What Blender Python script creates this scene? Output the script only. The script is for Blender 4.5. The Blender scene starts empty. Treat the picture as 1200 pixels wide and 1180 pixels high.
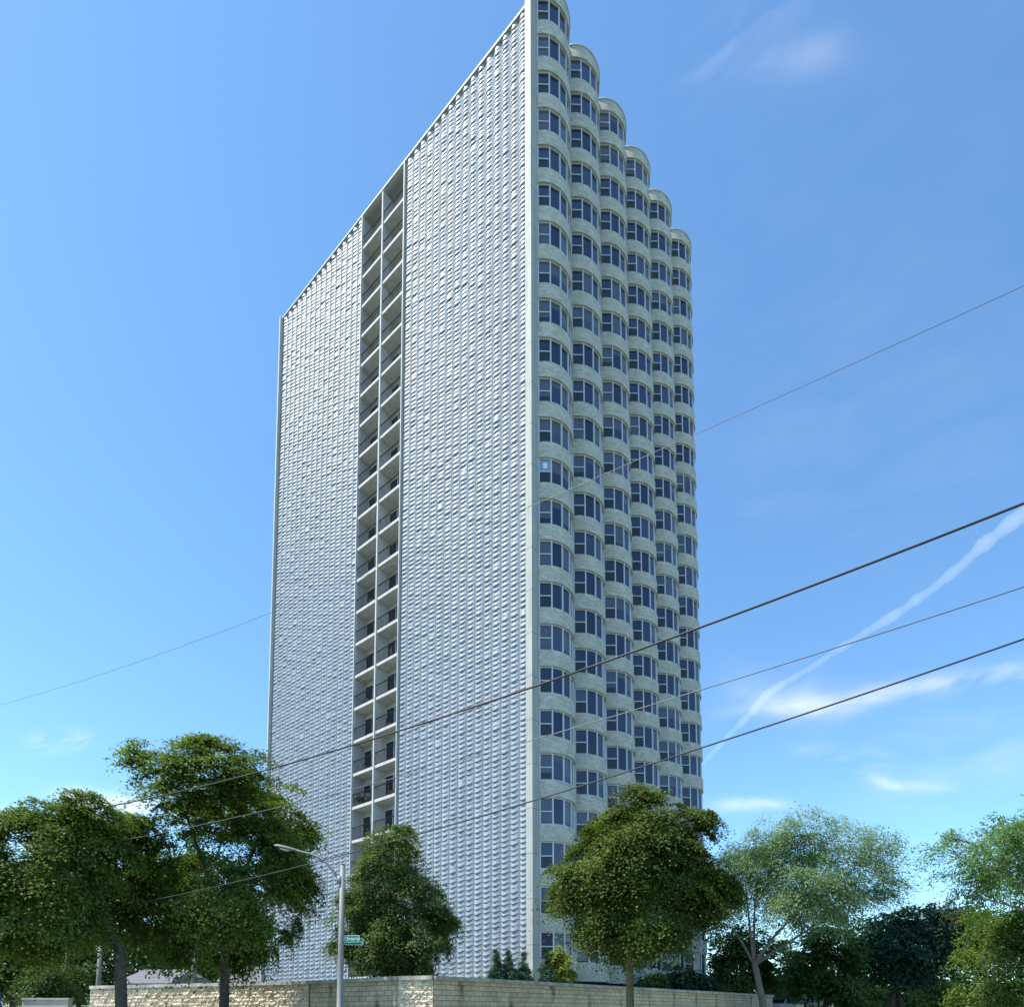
import bpy, math, random
import numpy as np
R = math.radians
random.seed(7); rng = np.random.default_rng(7)
scn = bpy.context.scene
COL = scn.collection

# ------------------------------------------------------------------ camera
F, CX, CY, HY, CZ = 782.0, 600.0, 1125.0, 1187.0, 1.6      # measured in the 1200 x 1180 photograph
TH = math.atan2(HY - CY, F); CT, ST = math.cos(TH), math.sin(TH)
cam_d = bpy.data.cameras.new('camera'); cam = bpy.data.objects.new('camera', cam_d); COL.objects.link(cam)
cam.location = (0, 0, CZ); cam.rotation_euler = (R(90) + TH, 0, 0)
cam_d.sensor_width = 36; cam_d.lens = F / 1200 * 36
cam_d.shift_y = (CY - 590) / 1200
cam_d.clip_end = 30000; cam_d.clip_start = 0.1
scn.camera = cam

def pt(px, py, Y):
    """world point at depth Y along the sight line measured at (px, py)"""
    a = (px - CX) / F; b = (CY - py) / F
    d = Y / (CT - b * ST)
    return np.array([a * d, Y, d * ST + b * d * CT + CZ])

def gz(y):
    return max(0.0, min(3.0, (y - 12) * 0.03))

# ------------------------------------------------------------------ object helpers
def tag(o, label=None, cat=None, group=None, kind=None):
    if label: o['label'] = label
    if cat: o['category'] = cat
    if group: o['group'] = group
    if kind: o['kind'] = kind
    return o

def empty(name, loc, rz=0.0, **kw):
    o = bpy.data.objects.new(name, None); COL.objects.link(o)
    o.location = loc; o.rotation_euler = (0, 0, rz); o.empty_display_size = 0.3
    return tag(o, **kw)

class MB:
    def __init__(s): s.v = []; s.f = []; s.m = []; s.uv = []; s.sm = []
    def face(s, pts, m=0, uv=None, smooth=False):
        n = len(s.v); s.v.extend([tuple(map(float, p)) for p in pts]); s.f.append(tuple(range(n, n + len(pts))))
        s.m.append(m); s.uv.append(uv); s.sm.append(smooth)
    def box(s, a, b, m=0):
        x0, y0, z0 = a; x1, y1, z1 = b
        n = len(s.v)
        s.v += [(x0,y0,z0),(x1,y0,z0),(x1,y1,z0),(x0,y1,z0),(x0,y0,z1),(x1,y0,z1),(x1,y1,z1),(x0,y1,z1)]
        for q in ((0,3,2,1),(4,5,6,7),(0,1,5,4),(1,2,6,5),(2,3,7,6),(3,0,4,7)):
            s.f.append(tuple(n + i for i in q)); s.m.append(m); s.uv.append(None); s.sm.append(False)
    def obox(s, c, ax, ay, hx, hy, z0, z1, m=0):
        """box about plan point c with unit plan axes ax, ay"""
        n = len(s.v)
        for z in (z0, z1):
            for i, j in ((-1,-1),(1,-1),(1,1),(-1,1)):
                s.v.append((c[0]+ax[0]*hx*i+ay[0]*hy*j, c[1]+ax[1]*hx*i+ay[1]*hy*j, z))
        for q in ((0,3,2,1),(4,5,6,7),(0,1,5,4),(1,2,6,5),(2,3,7,6),(3,0,4,7)):
            s.f.append(tuple(n + i for i in q)); s.m.append(m); s.uv.append(None); s.sm.append(False)
    def tube(s, pts, rad, n=8, m=0, cap=True):
        P = [np.array(p, float) for p in pts]
        if not hasattr(rad, '__len__'): rad = [rad] * len(P)
        base = len(s.v); prev = None
        for i, p in enumerate(P):
            t = P[min(i+1, len(P)-1)] - P[max(i-1, 0)]; t = t / (np.linalg.norm(t) + 1e-9)
            if prev is None:
                a = np.cross(t, [0.31, 0.9, 0.17]) if abs(t[1]) < 0.9 else np.cross(t, [1, 0, 0.1])
            else:
                a = prev - t * np.dot(prev, t)
            a = a / (np.linalg.norm(a) + 1e-9); prev = a; b = np.cross(t, a)
            for k in range(n):
                q = p + rad[i] * (a * math.cos(2*math.pi*k/n) + b * math.sin(2*math.pi*k/n))
                s.v.append(tuple(q))
        for i in range(len(P) - 1):
            for k in range(n):
                k2 = (k + 1) % n
                s.f.append((base+i*n+k, base+i*n+k2, base+(i+1)*n+k2, base+(i+1)*n+k)); s.m.append(m); s.uv.append(None); s.sm.append(True)
        if cap:
            s.f.append(tuple(base + k for k in range(n))[::-1]); s.m.append(m); s.uv.append(None); s.sm.append(False)
            s.f.append(tuple(base+(len(P)-1)*n + k for k in range(n))); s.m.append(m); s.uv.append(None); s.sm.append(False)
    def mesh(s, name, mats):
        me = bpy.data.meshes.new(name); me.from_pydata(s.v, [], s.f); me.update()
        for m in (mats if isinstance(mats, (list, tuple)) else [mats]): me.materials.append(m)
        me.polygons.foreach_set('material_index', s.m)
        me.polygons.foreach_set('use_smooth', s.sm)
        if any(u is not None for u in s.uv):
            l = me.uv_layers.new(name='UVMap'); d = []
            for u, f in zip(s.uv, s.f):
                for k in range(len(f)): d += list(u[k]) if u is not None else [0.0, 0.0]
            l.data.foreach_set('uv', d)
        return me
    def build(s, name, mats, parent=None, loc=(0,0,0), **kw):
        o = bpy.data.objects.new(name, s.mesh(name, mats)); COL.objects.link(o)
        if parent is not None: o.parent = parent
        o.location = loc
        return tag(o, **kw)

def mesh_obj(name, me, parent=None, loc=(0,0,0), **kw):
    o = bpy.data.objects.new(name, me); COL.objects.link(o)
    if parent is not None: o.parent = parent
    o.location = loc
    return tag(o, **kw)

# ------------------------------------------------------------------ materials
def newmat(name):
    m = bpy.data.materials.new(name); m.use_nodes = True
    nt = m.node_tree; p = nt.nodes['Principled BSDF']
    return m, nt, p
def nd(nt, t, **kw):
    n = nt.nodes.new(t)
    for k, v in kw.items():
        if k.startswith('i_'): n.inputs[k[2:].replace('_', ' ')].default_value = v
        else: setattr(n, k, v)
    return n
def ramp(nt, fac, stops, interp='LINEAR'):
    r = nt.nodes.new('ShaderNodeValToRGB'); r.color_ramp.interpolation = interp
    e = r.color_ramp.elements
    while len(e) > 1: e.remove(e[-1])
    e[0].position = stops[0][0]; e[0].color = (*stops[0][1], 1)
    for p, c in stops[1:]:
        k = e.new(p); k.color = (*c, 1)
    nt.links.new(fac, r.inputs['Fac']); return r.outputs['Color']
def mix(nt, fac, a, b, mode='MIX'):
    n = nt.nodes.new('ShaderNodeMix'); n.data_type = 'RGBA'; n.blend_type = mode
    for s, v in ((n.inputs[0], fac), (n.inputs[6], a), (n.inputs[7], b)):
        if isinstance(v, (int, float)): s.default_value = v
        elif isinstance(v, tuple): s.default_value = (*v, 1)
        else: nt.links.new(v, s)
    return n.outputs[2]
def math_n(nt, op, a, b=0.0):
    n = nt.nodes.new('ShaderNodeMath'); n.operation = op
    for i, v in enumerate((a, b)):
        if isinstance(v, (int, float)): n.inputs[i].default_value = v
        else: nt.links.new(v, n.inputs[i])
    return n.outputs[0]

def plain(name, c, rough=0.6, metal=0.0, var=0.12, scale=1.5, bump=0.0, bscale=30, spec=0.5):
    m, nt, p = newmat(name)
    tc = nd(nt, 'ShaderNodeTexCoord')
    n = nd(nt, 'ShaderNodeTexNoise'); n.inputs['Scale'].default_value = scale; n.inputs['Detail'].default_value = 6
    nt.links.new(tc.outputs['Object'], n.inputs['Vector'])
    lo = tuple(x*(1-var) for x in c); hi = tuple(min(1, x*(1+var)) for x in c)
    nt.links.new(ramp(nt, n.outputs['Fac'], [(0.3, lo), (0.7, hi)]), p.inputs['Base Color'])
    p.inputs['Roughness'].default_value = rough; p.inputs['Metallic'].default_value = metal
    p.inputs['Specular IOR Level'].default_value = spec
    if bump:
        n2 = nd(nt, 'ShaderNodeTexNoise'); n2.inputs['Scale'].default_value = bscale; n2.inputs['Detail'].default_value = 5
        nt.links.new(tc.outputs['Object'], n2.inputs['Vector'])
        b = nd(nt, 'ShaderNodeBump'); b.inputs['Strength'].default_value = bump
        nt.links.new(n2.outputs['Fac'], b.inputs['Height']); nt.links.new(b.outputs['Normal'], p.inputs['Normal'])
    return m

def brick_mat(name, c1, c2, mortar, bw, bh, bump=0.4, stains=None, rough=0.85, mort=0.012, dirt=0.25, uvmap=True):
    m, nt, p = newmat(name)
    tc = nd(nt, 'ShaderNodeTexCoord')
    br = nd(nt, 'ShaderNodeTexBrick'); br.offset = 0.5
    br.inputs['Color1'].default_value = (*c1, 1); br.inputs['Color2'].default_value = (*c2, 1); br.inputs['Mortar'].default_value = (*mortar, 1)
    br.inputs['Scale'].default_value = 1; br.inputs['Brick Width'].default_value = bw; br.inputs['Row Height'].default_value = bh
    br.inputs['Mortar Size'].default_value = mort; br.inputs['Mortar Smooth'].default_value = 0.3
    nt.links.new(tc.outputs['UV'], br.inputs['Vector'])
    n = nd(nt, 'ShaderNodeTexNoise'); n.inputs['Scale'].default_value = 1.3; n.inputs['Detail'].default_value = 8; n.inputs['Roughness'].default_value = 0.65
    nt.links.new(tc.outputs['Object'], n.inputs['Vector'])
    dk = ramp(nt, n.outputs['Fac'], [(0.3, (1-dirt,)*3), (0.6, (1.0,)*3)])
    col = mix(nt, 1.0, br.outputs['Color'], dk, 'MULTIPLY')
    if stains:
        # weep stains: dark runs at the wall's regular joints, broken up by noise
        sx = nd(nt, 'ShaderNodeSeparateXYZ'); nt.links.new(tc.outputs['UV'], sx.inputs[0])
        n2 = nd(nt, 'ShaderNodeTexNoise'); n2.inputs['Scale'].default_value = 2.2; n2.inputs['Detail'].default_value = 6
        nt.links.new(tc.outputs['UV'], n2.inputs['Vector'])
        x = math_n(nt, 'ADD', sx.outputs[0], math_n(nt, 'MULTIPLY', math_n(nt, 'SUBTRACT', n2.outputs['Fac'], 0.5), 0.5))
        d = math_n(nt, 'ABSOLUTE', math_n(nt, 'SUBTRACT', math_n(nt, 'FRACT', math_n(nt, 'DIVIDE', x, stains)), 0.5))
        k = math_n(nt, 'MULTIPLY', d, stains)
        st = ramp(nt, k, [(0.04, (0.16, 0.15, 0.13)), (0.22, (1, 1, 1))])
        n3 = nd(nt, 'ShaderNodeTexNoise'); n3.inputs['Scale'].default_value = 0.9; n3.inputs['Detail'].default_value = 4
        nt.links.new(tc.outputs['UV'], n3.inputs['Vector'])
        amt = ramp(nt, n3.outputs['Fac'], [(0.38, (0.08,)*3), (0.66, (0.85,)*3)])
        s2 = nd(nt, 'ShaderNodeSeparateColor'); nt.links.new(amt, s2.inputs[0])
        col = mix(nt, s2.outputs[0], col, mix(nt, 1.0, col, st, 'MULTIPLY'))
    nt.links.new(col, p.inputs['Base Color'])
    p.inputs['Roughness'].default_value = rough; p.inputs['Specular IOR Level'].default_value = 0.25
    n4 = nd(nt, 'ShaderNodeTexNoise'); n4.inputs['Scale'].default_value = 18; n4.inputs['Detail'].default_value = 4
    nt.links.new(tc.outputs['Object'], n4.inputs['Vector'])
    h = math_n(nt, 'ADD', math_n(nt, 'MULTIPLY', br.outputs['Fac'], -1.0), math_n(nt, 'MULTIPLY', n4.outputs['Fac'], 0.8))
    b = nd(nt, 'ShaderNodeBump'); b.inputs['Strength'].default_value = bump; b.inputs['Distance'].default_value = 0.03
    nt.links.new(h, b.inputs['Height']); nt.links.new(b.outputs['Normal'], p.inputs['Normal'])
    return m

def leaf_mat(name, dark, light, trans=0.35, rough=0.5):
    m, nt, p = newmat(name)
    g = nd(nt, 'ShaderNodeNewGeometry')
    tc = nd(nt, 'ShaderNodeTexCoord')
    n = nd(nt, 'ShaderNodeTexNoise'); n.inputs['Scale'].default_value = 1.6; n.inputs['Detail'].default_value = 4
    nt.links.new(tc.outputs['Object'], n.inputs['Vector'])
    f = math_n(nt, 'ADD', math_n(nt, 'MULTIPLY', g.outputs['Random Per Island'], 0.34), math_n(nt, 'MULTIPLY', n.outputs['Fac'], 0.78))
    col = ramp(nt, f, [(0.2, dark), (0.9, light)])
    nt.links.new(col, p.inputs['Base Color'])
    p.inputs['Roughness'].default_value = rough; p.inputs['Specular IOR Level'].default_value = 0.10
    t = nd(nt, 'ShaderNodeBsdfTranslucent')
    tcol = mix(nt, 1.0, col, (1.25, 1.35, 0.55), 'MULTIPLY')
    nt.links.new(tcol, t.inputs['Color'])
    ms = nd(nt, 'ShaderNodeMixShader'); ms.inputs[0].default_value = trans
    nt.links.new(p.outputs[0], ms.inputs[1]); nt.links.new(t.outputs[0], ms.inputs[2])
    out = [x for x in nt.nodes if x.type == 'OUTPUT_MATERIAL'][0]
    nt.links.new(ms.outputs[0], out.inputs['Surface'])
    return m

M = {}
M['white_paint'] = plain('white_paint', (0.52, 0.52, 0.505), 0.55, var=0.05, scale=0.8, bump=0.05)
M['pier'] = plain('pier_concrete', (0.44, 0.435, 0.40), 0.7, var=0.07, scale=0.6, bump=0.08)
M['screen'] = plain('screen_aluminium', (0.365, 0.395, 0.44), 0.45, metal=0.12, var=0.05, scale=0.7)
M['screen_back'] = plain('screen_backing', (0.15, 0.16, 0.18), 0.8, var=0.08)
M['recess'] = plain('balcony_stucco', (0.38, 0.39, 0.41), 0.85, var=0.06, bump=0.05)
M['slab'] = plain('balcony_concrete', (0.54, 0.54, 0.53), 0.75, var=0.08, scale=2)
M['rail'] = plain('dark_railing', (0.014, 0.014, 0.018), 0.8, var=0.1, spec=0.15)
M['shade_gap_base'] = plain('painted_gap_shade', (0.05, 0.05, 0.05), 0.9)  # near-black colour stands in for planting-bed shade below the brick
M['frame'] = plain('window_aluminium', (0.62, 0.63, 0.66), 0.4, metal=0.15, var=0.04)
M['brick'] = brick_mat('cream_brick', (0.69, 0.655, 0.57), (0.48, 0.455, 0.395), (0.59, 0.56, 0.49), 0.32, 0.11, bump=0.7, dirt=0.16)
M['coping_metal'] = plain('coping_metal', (0.55, 0.58, 0.60), 0.45, metal=0.3, var=0.05)
M['roof'] = plain('roof_gravel', (0.3, 0.3, 0.29), 0.9, bump=0.3)
M['galv'] = plain('galvanised_steel', (0.24, 0.24, 0.235), 0.65, metal=0.2, var=0.1, scale=4)
M['wire'] = plain('wire_rubber', (0.035, 0.033, 0.032), 0.6)
M['wire_pale'] = plain('wire_aluminium', (0.16, 0.155, 0.15), 0.5, metal=0.3)
M['bark'] = plain('bark', (0.085, 0.07, 0.055), 0.95, var=0.35, scale=6, bump=0.8, bscale=14)
M['bark_grey'] = plain('bark_grey', (0.17, 0.145, 0.12), 0.95, var=0.3, scale=6, bump=0.8, bscale=14)
M['bark_olive'] = plain('bark_olive', (0.13, 0.115, 0.06), 0.95, var=0.3, scale=6, bump=0.8, bscale=14)
M['wood'] = plain('pole_wood', (0.22, 0.20, 0.18), 0.9, var=0.2, scale=3)
M['asphalt'] = plain('asphalt', (0.055, 0.055, 0.057), 0.9, var=0.2, scale=0.6, bump=0.3, bscale=80)
M['concrete'] = plain('pavement_concrete', (0.36, 0.35, 0.32), 0.9, var=0.12, scale=0.8, bump=0.15)
M['lawn'] = plain('lawn_grass', (0.10, 0.12, 0.055), 0.95, var=0.4, scale=0.8, bump=0.6, bscale=40)
M['line'] = plain('road_paint', (0.75, 0.62, 0.16), 0.7, var=0.1)
M['shingle'] = plain('grey_shingle', (0.155, 0.15, 0.165), 0.9, var=0.2, scale=5, bump=0.3, bscale=12)
M['siding'] = plain('house_siding', (0.55, 0.54, 0.50), 0.8, var=0.05)
M['coping'] = plain('wall_coping_stone', (0.47, 0.45, 0.39), 0.85, var=0.2, scale=2.5, bump=0.2)
M['rough_stone'] = plain('split_face_block', (0.66, 0.555, 0.42), 0.95, var=0.28, scale=3.5, bump=0.9, bscale=16)
M['block'] = brick_mat('retaining_block', (0.74, 0.585, 0.40), (0.60, 0.465, 0.315), (0.36, 0.29, 0.205), 0.46, 0.21, bump=0.8, stains=3.05, mort=0.018, dirt=0.30)
M['sign_green'] = plain('sign_green', (0.0, 0.20, 0.13), 0.35, var=0.05)
M['sign_white'] = plain('sign_white', (0.8, 0.82, 0.82), 0.35, var=0.02)
M['lamp_lens'] = plain('lamp_lens', (0.62, 0.66, 0.70), 0.2, var=0.02)

def streaks(m, sz, amt, joint=None):
    nt = m.node_tree; p = nt.nodes['Principled BSDF']; src = p.inputs['Base Color'].links[0].from_socket
    tc = nd(nt, 'ShaderNodeTexCoord'); mp = nd(nt, 'ShaderNodeMapping'); mp.inputs['Scale'].default_value = sz
    nt.links.new(tc.outputs['Object'], mp.inputs['Vector'])
    n = nd(nt, 'ShaderNodeTexNoise'); n.inputs['Scale'].default_value = 1.0; n.inputs['Detail'].default_value = 6; nt.links.new(mp.outputs[0], n.inputs['Vector'])
    col = mix(nt, 1.0, src, ramp(nt, n.outputs['Fac'], [(0.32, (1 - amt,) * 3), (0.62, (1.0,) * 3)]), 'MULTIPLY')
    if joint:
        sx = nd(nt, 'ShaderNodeSeparateXYZ'); nt.links.new(tc.outputs['Object'], sx.inputs[0])
        f = math_n(nt, 'FRACT', math_n(nt, 'DIVIDE', sx.outputs[2], joint))
        col = mix(nt, math_n(nt, 'LESS_THAN', f, 0.012), col, (0.12, 0.12, 0.11))
    nt.links.new(col, p.inputs['Base Color'])
streaks(M['screen'], (1.2, 1.2, 0.05), 0.16); streaks(M['pier'], (3, 3, 0.15), 0.22, 2.897); streaks(M['white_paint'], (3, 3, 0.2), 0.15); streaks(M['slab'], (3, 3, 1.0), 0.2)
streaks(M['coping'], (2.5, 2.5, 0.5), 0.4)
def glass_mat():
    m, nt, p = newmat('window_glass')
    g = nd(nt, 'ShaderNodeNewGeometry'); oi = nd(nt, 'ShaderNodeObjectInfo')
    w = nd(nt, 'ShaderNodeTexWhiteNoise'); w.noise_dimensions = '2D'
    cv = nd(nt, 'ShaderNodeCombineXYZ')
    nt.links.new(g.outputs['Random Per Island'], cv.inputs[0]); nt.links.new(oi.outputs['Random'], cv.inputs[1])
    nt.links.new(cv.outputs[0], w.inputs['Vector'])
    w2 = nd(nt, 'ShaderNodeTexWhiteNoise'); w2.noise_dimensions = '1D'; nt.links.new(oi.outputs['Random'], w2.inputs['W'])
    f = math_n(nt, 'ADD', math_n(nt, 'MULTIPLY', w.outputs['Value'], 0.45), math_n(nt, 'MULTIPLY', w2.outputs['Value'], 0.55))
    col = ramp(nt, f, [(0.0, (0.008, 0.011, 0.034)), (0.40, (0.014, 0.018, 0.055)), (0.62, (0.030, 0.038, 0.090)), (0.8, (0.055, 0.062, 0.12)), (1.0, (0.10, 0.11, 0.17))])
    nt.links.new(col, p.inputs['Base Color'])
    p.inputs['Roughness'].default_value = 0.04; p.inputs['Specular IOR Level'].default_value = 0.75
    tc = nd(nt, 'ShaderNodeTexCoord'); n = nd(nt, 'ShaderNodeTexNoise'); n.inputs['Scale'].default_value = 1.2
    nt.links.new(tc.outputs['Object'], n.inputs['Vector'])
    b = nd(nt, 'ShaderNodeBump'); b.inputs['Strength'].default_value = 0.04; nt.links.new(n.outputs['Fac'], b.inputs['Height'])
    nt.links.new(b.outputs['Normal'], p.inputs['Normal'])
    return m
M['glass'] = glass_mat()
M['screen_mesh'] = plain('insect_screen', (0.020, 0.024, 0.036), 0.35, var=0.2, spec=0.5)
M['door_glass'] = plain('door_glass', (0.02, 0.022, 0.03), 0.05, var=0.5, scale=0.7, spec=0.6)

# ------------------------------------------------------------------ daylight
SUN_AZ, SUN_EL = 106.0, 60.0        # degrees to the left of the view, degrees up
sd = np.array([-math.sin(R(SUN_AZ))*math.cos(R(SUN_EL)), math.cos(R(SUN_AZ))*math.cos(R(SUN_EL)), math.sin(R(SUN_EL))])
sl = bpy.data.lights.new('sun', 'SUN'); so = bpy.data.objects.new('sun', sl); COL.objects.link(so)
sl.energy = 4.3; sl.angle = R(0.53); sl.color = (1.0, 0.955, 0.88)
from mathutils import Vector
so.rotation_euler = Vector(tuple(sd)).to_track_quat('Z', 'Y').to_euler(); so.location = (-60, 0, 80)

w = bpy.data.worlds.new('World'); scn.world = w; w.use_nodes = True
nt = w.node_tree; bg = nt.nodes['Background']
sky = nt.nodes.new('ShaderNodeTexSky'); sky.sky_type = 'NISHITA'; sky.sun_disc = False
sky.sun_elevation = R(SUN_EL); sky.sun_rotation = R(-SUN_AZ)
sky.altitude = 200; sky.air_density = 1.0; sky.dust_density = 0.4; sky.ozone_density = 2.2
tcw = nt.nodes.new('ShaderNodeTexCoord')
def dirv(px, py):
    p = pt(px, py, 1.0) - np.array([0, 0, CZ]); return p / np.linalg.norm(p)
def dot(v):
    d = nt.nodes.new('ShaderNodeVectorMath'); d.operation = 'DOT_PRODUCT'; d.inputs[1].default_value = tuple(v)
    nt.links.new(tcw.outputs['Generated'], d.inputs[0]); return d.outputs['Value']
warp = nt.nodes.new('ShaderNodeTexNoise'); warp.inputs['Scale'].default_value = 6.0; warp.inputs['Detail'].default_value = 3
nt.links.new(tcw.outputs['Generated'], warp.inputs['Vector'])
wofs = math_n(nt, 'SUBTRACT', warp.outputs['Fac'], 0.5)
# wind-drawn streaks: noise stretched along one direction of the upper wind
w0 = dirv(860, 850); w1 = dirv(1330, 770); wt = w1 - w0; wt /= np.linalg.norm(wt); wc = (w0 + w1) / np.linalg.norm(w0 + w1); wn_ = np.cross(wc, wt)
cb = nt.nodes.new('ShaderNodeCombineXYZ')
nt.links.new(math_n(nt, 'MULTIPLY', dot(wt), 8.0), cb.inputs[0]); nt.links.new(math_n(nt, 'MULTIPLY', dot(wn_), 22.0), cb.inputs[1]); nt.links.new(math_n(nt, 'MULTIPLY', dot(wc), 6.0), cb.inputs[2])
nn = nt.nodes.new('ShaderNodeTexNoise'); nn.inputs['Scale'].default_value = 1.0; nn.inputs['Detail'].default_value = 7; nn.inputs['Roughness'].default_value = 0.56; nn.inputs['Distortion'].default_value = 0.5
nt.links.new(cb.outputs[0], nn.inputs['Vector'])
kk = nt.nodes.new('ShaderNodeMapRange'); kk.inputs[1].default_value = 0.37; kk.inputs[2].default_value = 0.80; nt.links.new(nn.outputs['Fac'], kk.inputs[0])
def wisp(px, py, px2, py2, halfw, gain, wamp=3.0):
    """cirrus streak: a soft band of the sky between two bearings; the shared noise tears it"""
    a, b = dirv(px, py), dirv(px2, py2)
    c = (a + b); c /= np.linalg.norm(c); t = b - a; L = np.linalg.norm(t) / 2; t /= np.linalg.norm(t); n = np.cross(c, t)
    along = math_n(nt, 'DIVIDE', dot(t), L)
    across = math_n(nt, 'DIVIDE', math_n(nt, 'ADD', dot(n), math_n(nt, 'MULTIPLY', wofs, halfw * wamp)), halfw)
    r2 = math_n(nt, 'ADD', math_n(nt, 'MULTIPLY', math_n(nt, 'MULTIPLY', along, along), math_n(nt, 'ABSOLUTE', along)), math_n(nt, 'MULTIPLY', across, across))
    g = math_n(nt, 'EXPONENT', math_n(nt, 'MULTIPLY', r2, -1.6))
    return math_n(nt, 'MULTIPLY', math_n(nt, 'MULTIPLY', g, gain), math_n(nt, 'GREATER_THAN', dot(c), 0.0))
W = [wisp(850, 838, 1330, 775, 0.016, 0.66), wisp(930, 880, 1050, 890, 0.016, 0.45), wisp(990, 890, 1060, 925, 0.007, 0.5), wisp(1010, 912, 1120, 925, 0.008, 0.5),
     wisp(830, 945, 930, 942, 0.010, 0.75), wisp(800, 120, 880, 30, 0.020, 0.24), wisp(850, 40, 960, -20, 0.018, 0.18), wisp(860, 90, 1010, 60, 0.014, 0.2),
     wisp(25, 868, 110, 858, 0.012, 1.3), wisp(-90, 975, 30, 960, 0.022, 2.4), wisp(60, 935, 190, 950, 0.016, 2.0),
     wisp(1010, 900, 1300, 880, 0.05, 0.22), wisp(840, 800, 1000, 830, 0.035, 0.3), wisp(820, 300, 1250, 560, 0.2, 0.05)]
tot = W[0]
for x in W[1:]: tot = math_n(nt, 'ADD', tot, x)
tot = math_n(nt, 'MINIMUM', math_n(nt, 'MULTIPLY', tot, kk.outputs[0]), 0.85)
hs = nt.nodes.new('ShaderNodeHueSaturation'); hs.inputs['Saturation'].default_value = 1.05; hs.inputs['Value'].default_value = 1.09
nt.links.new(sky.outputs[0], hs.inputs['Color'])
skycol = mix(nt, tot, mix(nt, 1.0, hs.outputs[0], (0.80, 1.02, 1.07), 'MULTIPLY'), (5.7, 5.7, 5.7))
nt.links.new(skycol, bg.inputs['Color']); bg.inputs['Strength'].default_value = 0.15

# ------------------------------------------------------------------ the tower
TB = 2.95                                    # level of the terrace the tower stands on
FL = (73.38 - 6.74) / 23; NF = 24
WT = [6.74 + FL * i - TB for i in range(NF)] # window heads, local
WH = 1.80
TOPZ = 72.66 - TB                            # roof behind the screens
TOPB = 74.42 - TB                            # parapet of the bay-window front
tower = empty('apartment_tower', (1.5, 41.5, TB), R(49),
    label='tall white apartment tower with scalloped metal screens and curved bay windows', cat='building')
# local axes: +x along the bay-window front, +y along the screened front
XR, YL = 24.25, 33.2
RY0, RY1, RD = 13.72, 19.42, 0.95
BASE = 3.74 - TB
# solid body
def prism(mb, poly, z0, z1, m=0, top=True):
    n = len(poly)
    for i in range(n):
        a, b = poly[i], poly[(i+1) % n]
        L = math.hypot(b[0]-a[0], b[1]-a[1])
        mb.face([(*a, z0), (*b, z0), (*b, z1), (*a, z1)], m, [(0, z0), (L, z0), (L, z1), (0, z1)])
    if top:
        mb.face([(*p, z1) for p in poly], m); mb.face([(*p, z0) for p in poly[::-1]], m)
b = MB()
prism(b, [(0.02, 0.02), (XR, 0.02), (XR, YL-0.3), (0.02, YL-0.3), (0.02, RY1), (RD, RY1), (RD, RY0), (0.02, RY0)], BASE, TOPZ-0.35, 0)
b.build('wall', [M['recess']], tower)
b = MB(); b.box((0.5, 0.6, -0.6), (XR-0.4, YL-0.6, BASE)); b.build('shade_gap_base', M['shade_gap_base'], tower)  # set-back base box, coloured dark to paint the shaded gap under the tower
b = MB(); prism(b, [(0.1, 0.3), (XR-0.1, 0.3), (XR-0.1, YL-0.4), (0.1, YL-0.4)], TOPZ-0.35, TOPZ-0.3); b.build('roof', M['roof'], tower)
# corner pier, end fin, jambs, cornice
b = MB(); b.box((-0.32, 0.0, -0.2), (0.36, 0.52, TOPB)); b.build('corner_pier', M['pier'], tower)
b = MB(); b.box((-0.40, YL-0.17, -0.2), (0.3, YL, TOPZ)); b.build('end_fin', M['white_paint'], tower)
for y0, y1 in ((RY0-0.09, RY0), (RY1, RY1+0.09)):
    b = MB(); b.box((-0.27, y0, BASE), (0.018, y1, TOPZ-0.172)); b.build('recess_jamb', M['white_paint'], tower)
b = MB(); b.box((-0.22, 0.524, TOPZ-0.13), (0.45, YL-0.174, TOPZ+0.02)); b.build('roof_coping', M['white_paint'], tower)
b = MB(); b.box((0.362, 0.05, TOPZ-0.31), (XR, 0.5, TOPB-0.14)); b.build('parapet', M['pier'], tower)
b = MB(); b.box((XR-0.4, 0.504, TOPZ-0.30), (XR, YL-0.174, TOPZ-0.02)); b.build('side_parapet', M['pier'], tower)
for ya, yb in ((0.524, RY0-0.094), (RY1+0.094, YL-0.174)):
    b = MB(); b.box((-0.38, ya, -0.2), (0.016, yb, BASE+0.12)); b.build('screen_base', M['pier'], tower)

BL8 = 2.822 / 8
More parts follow.
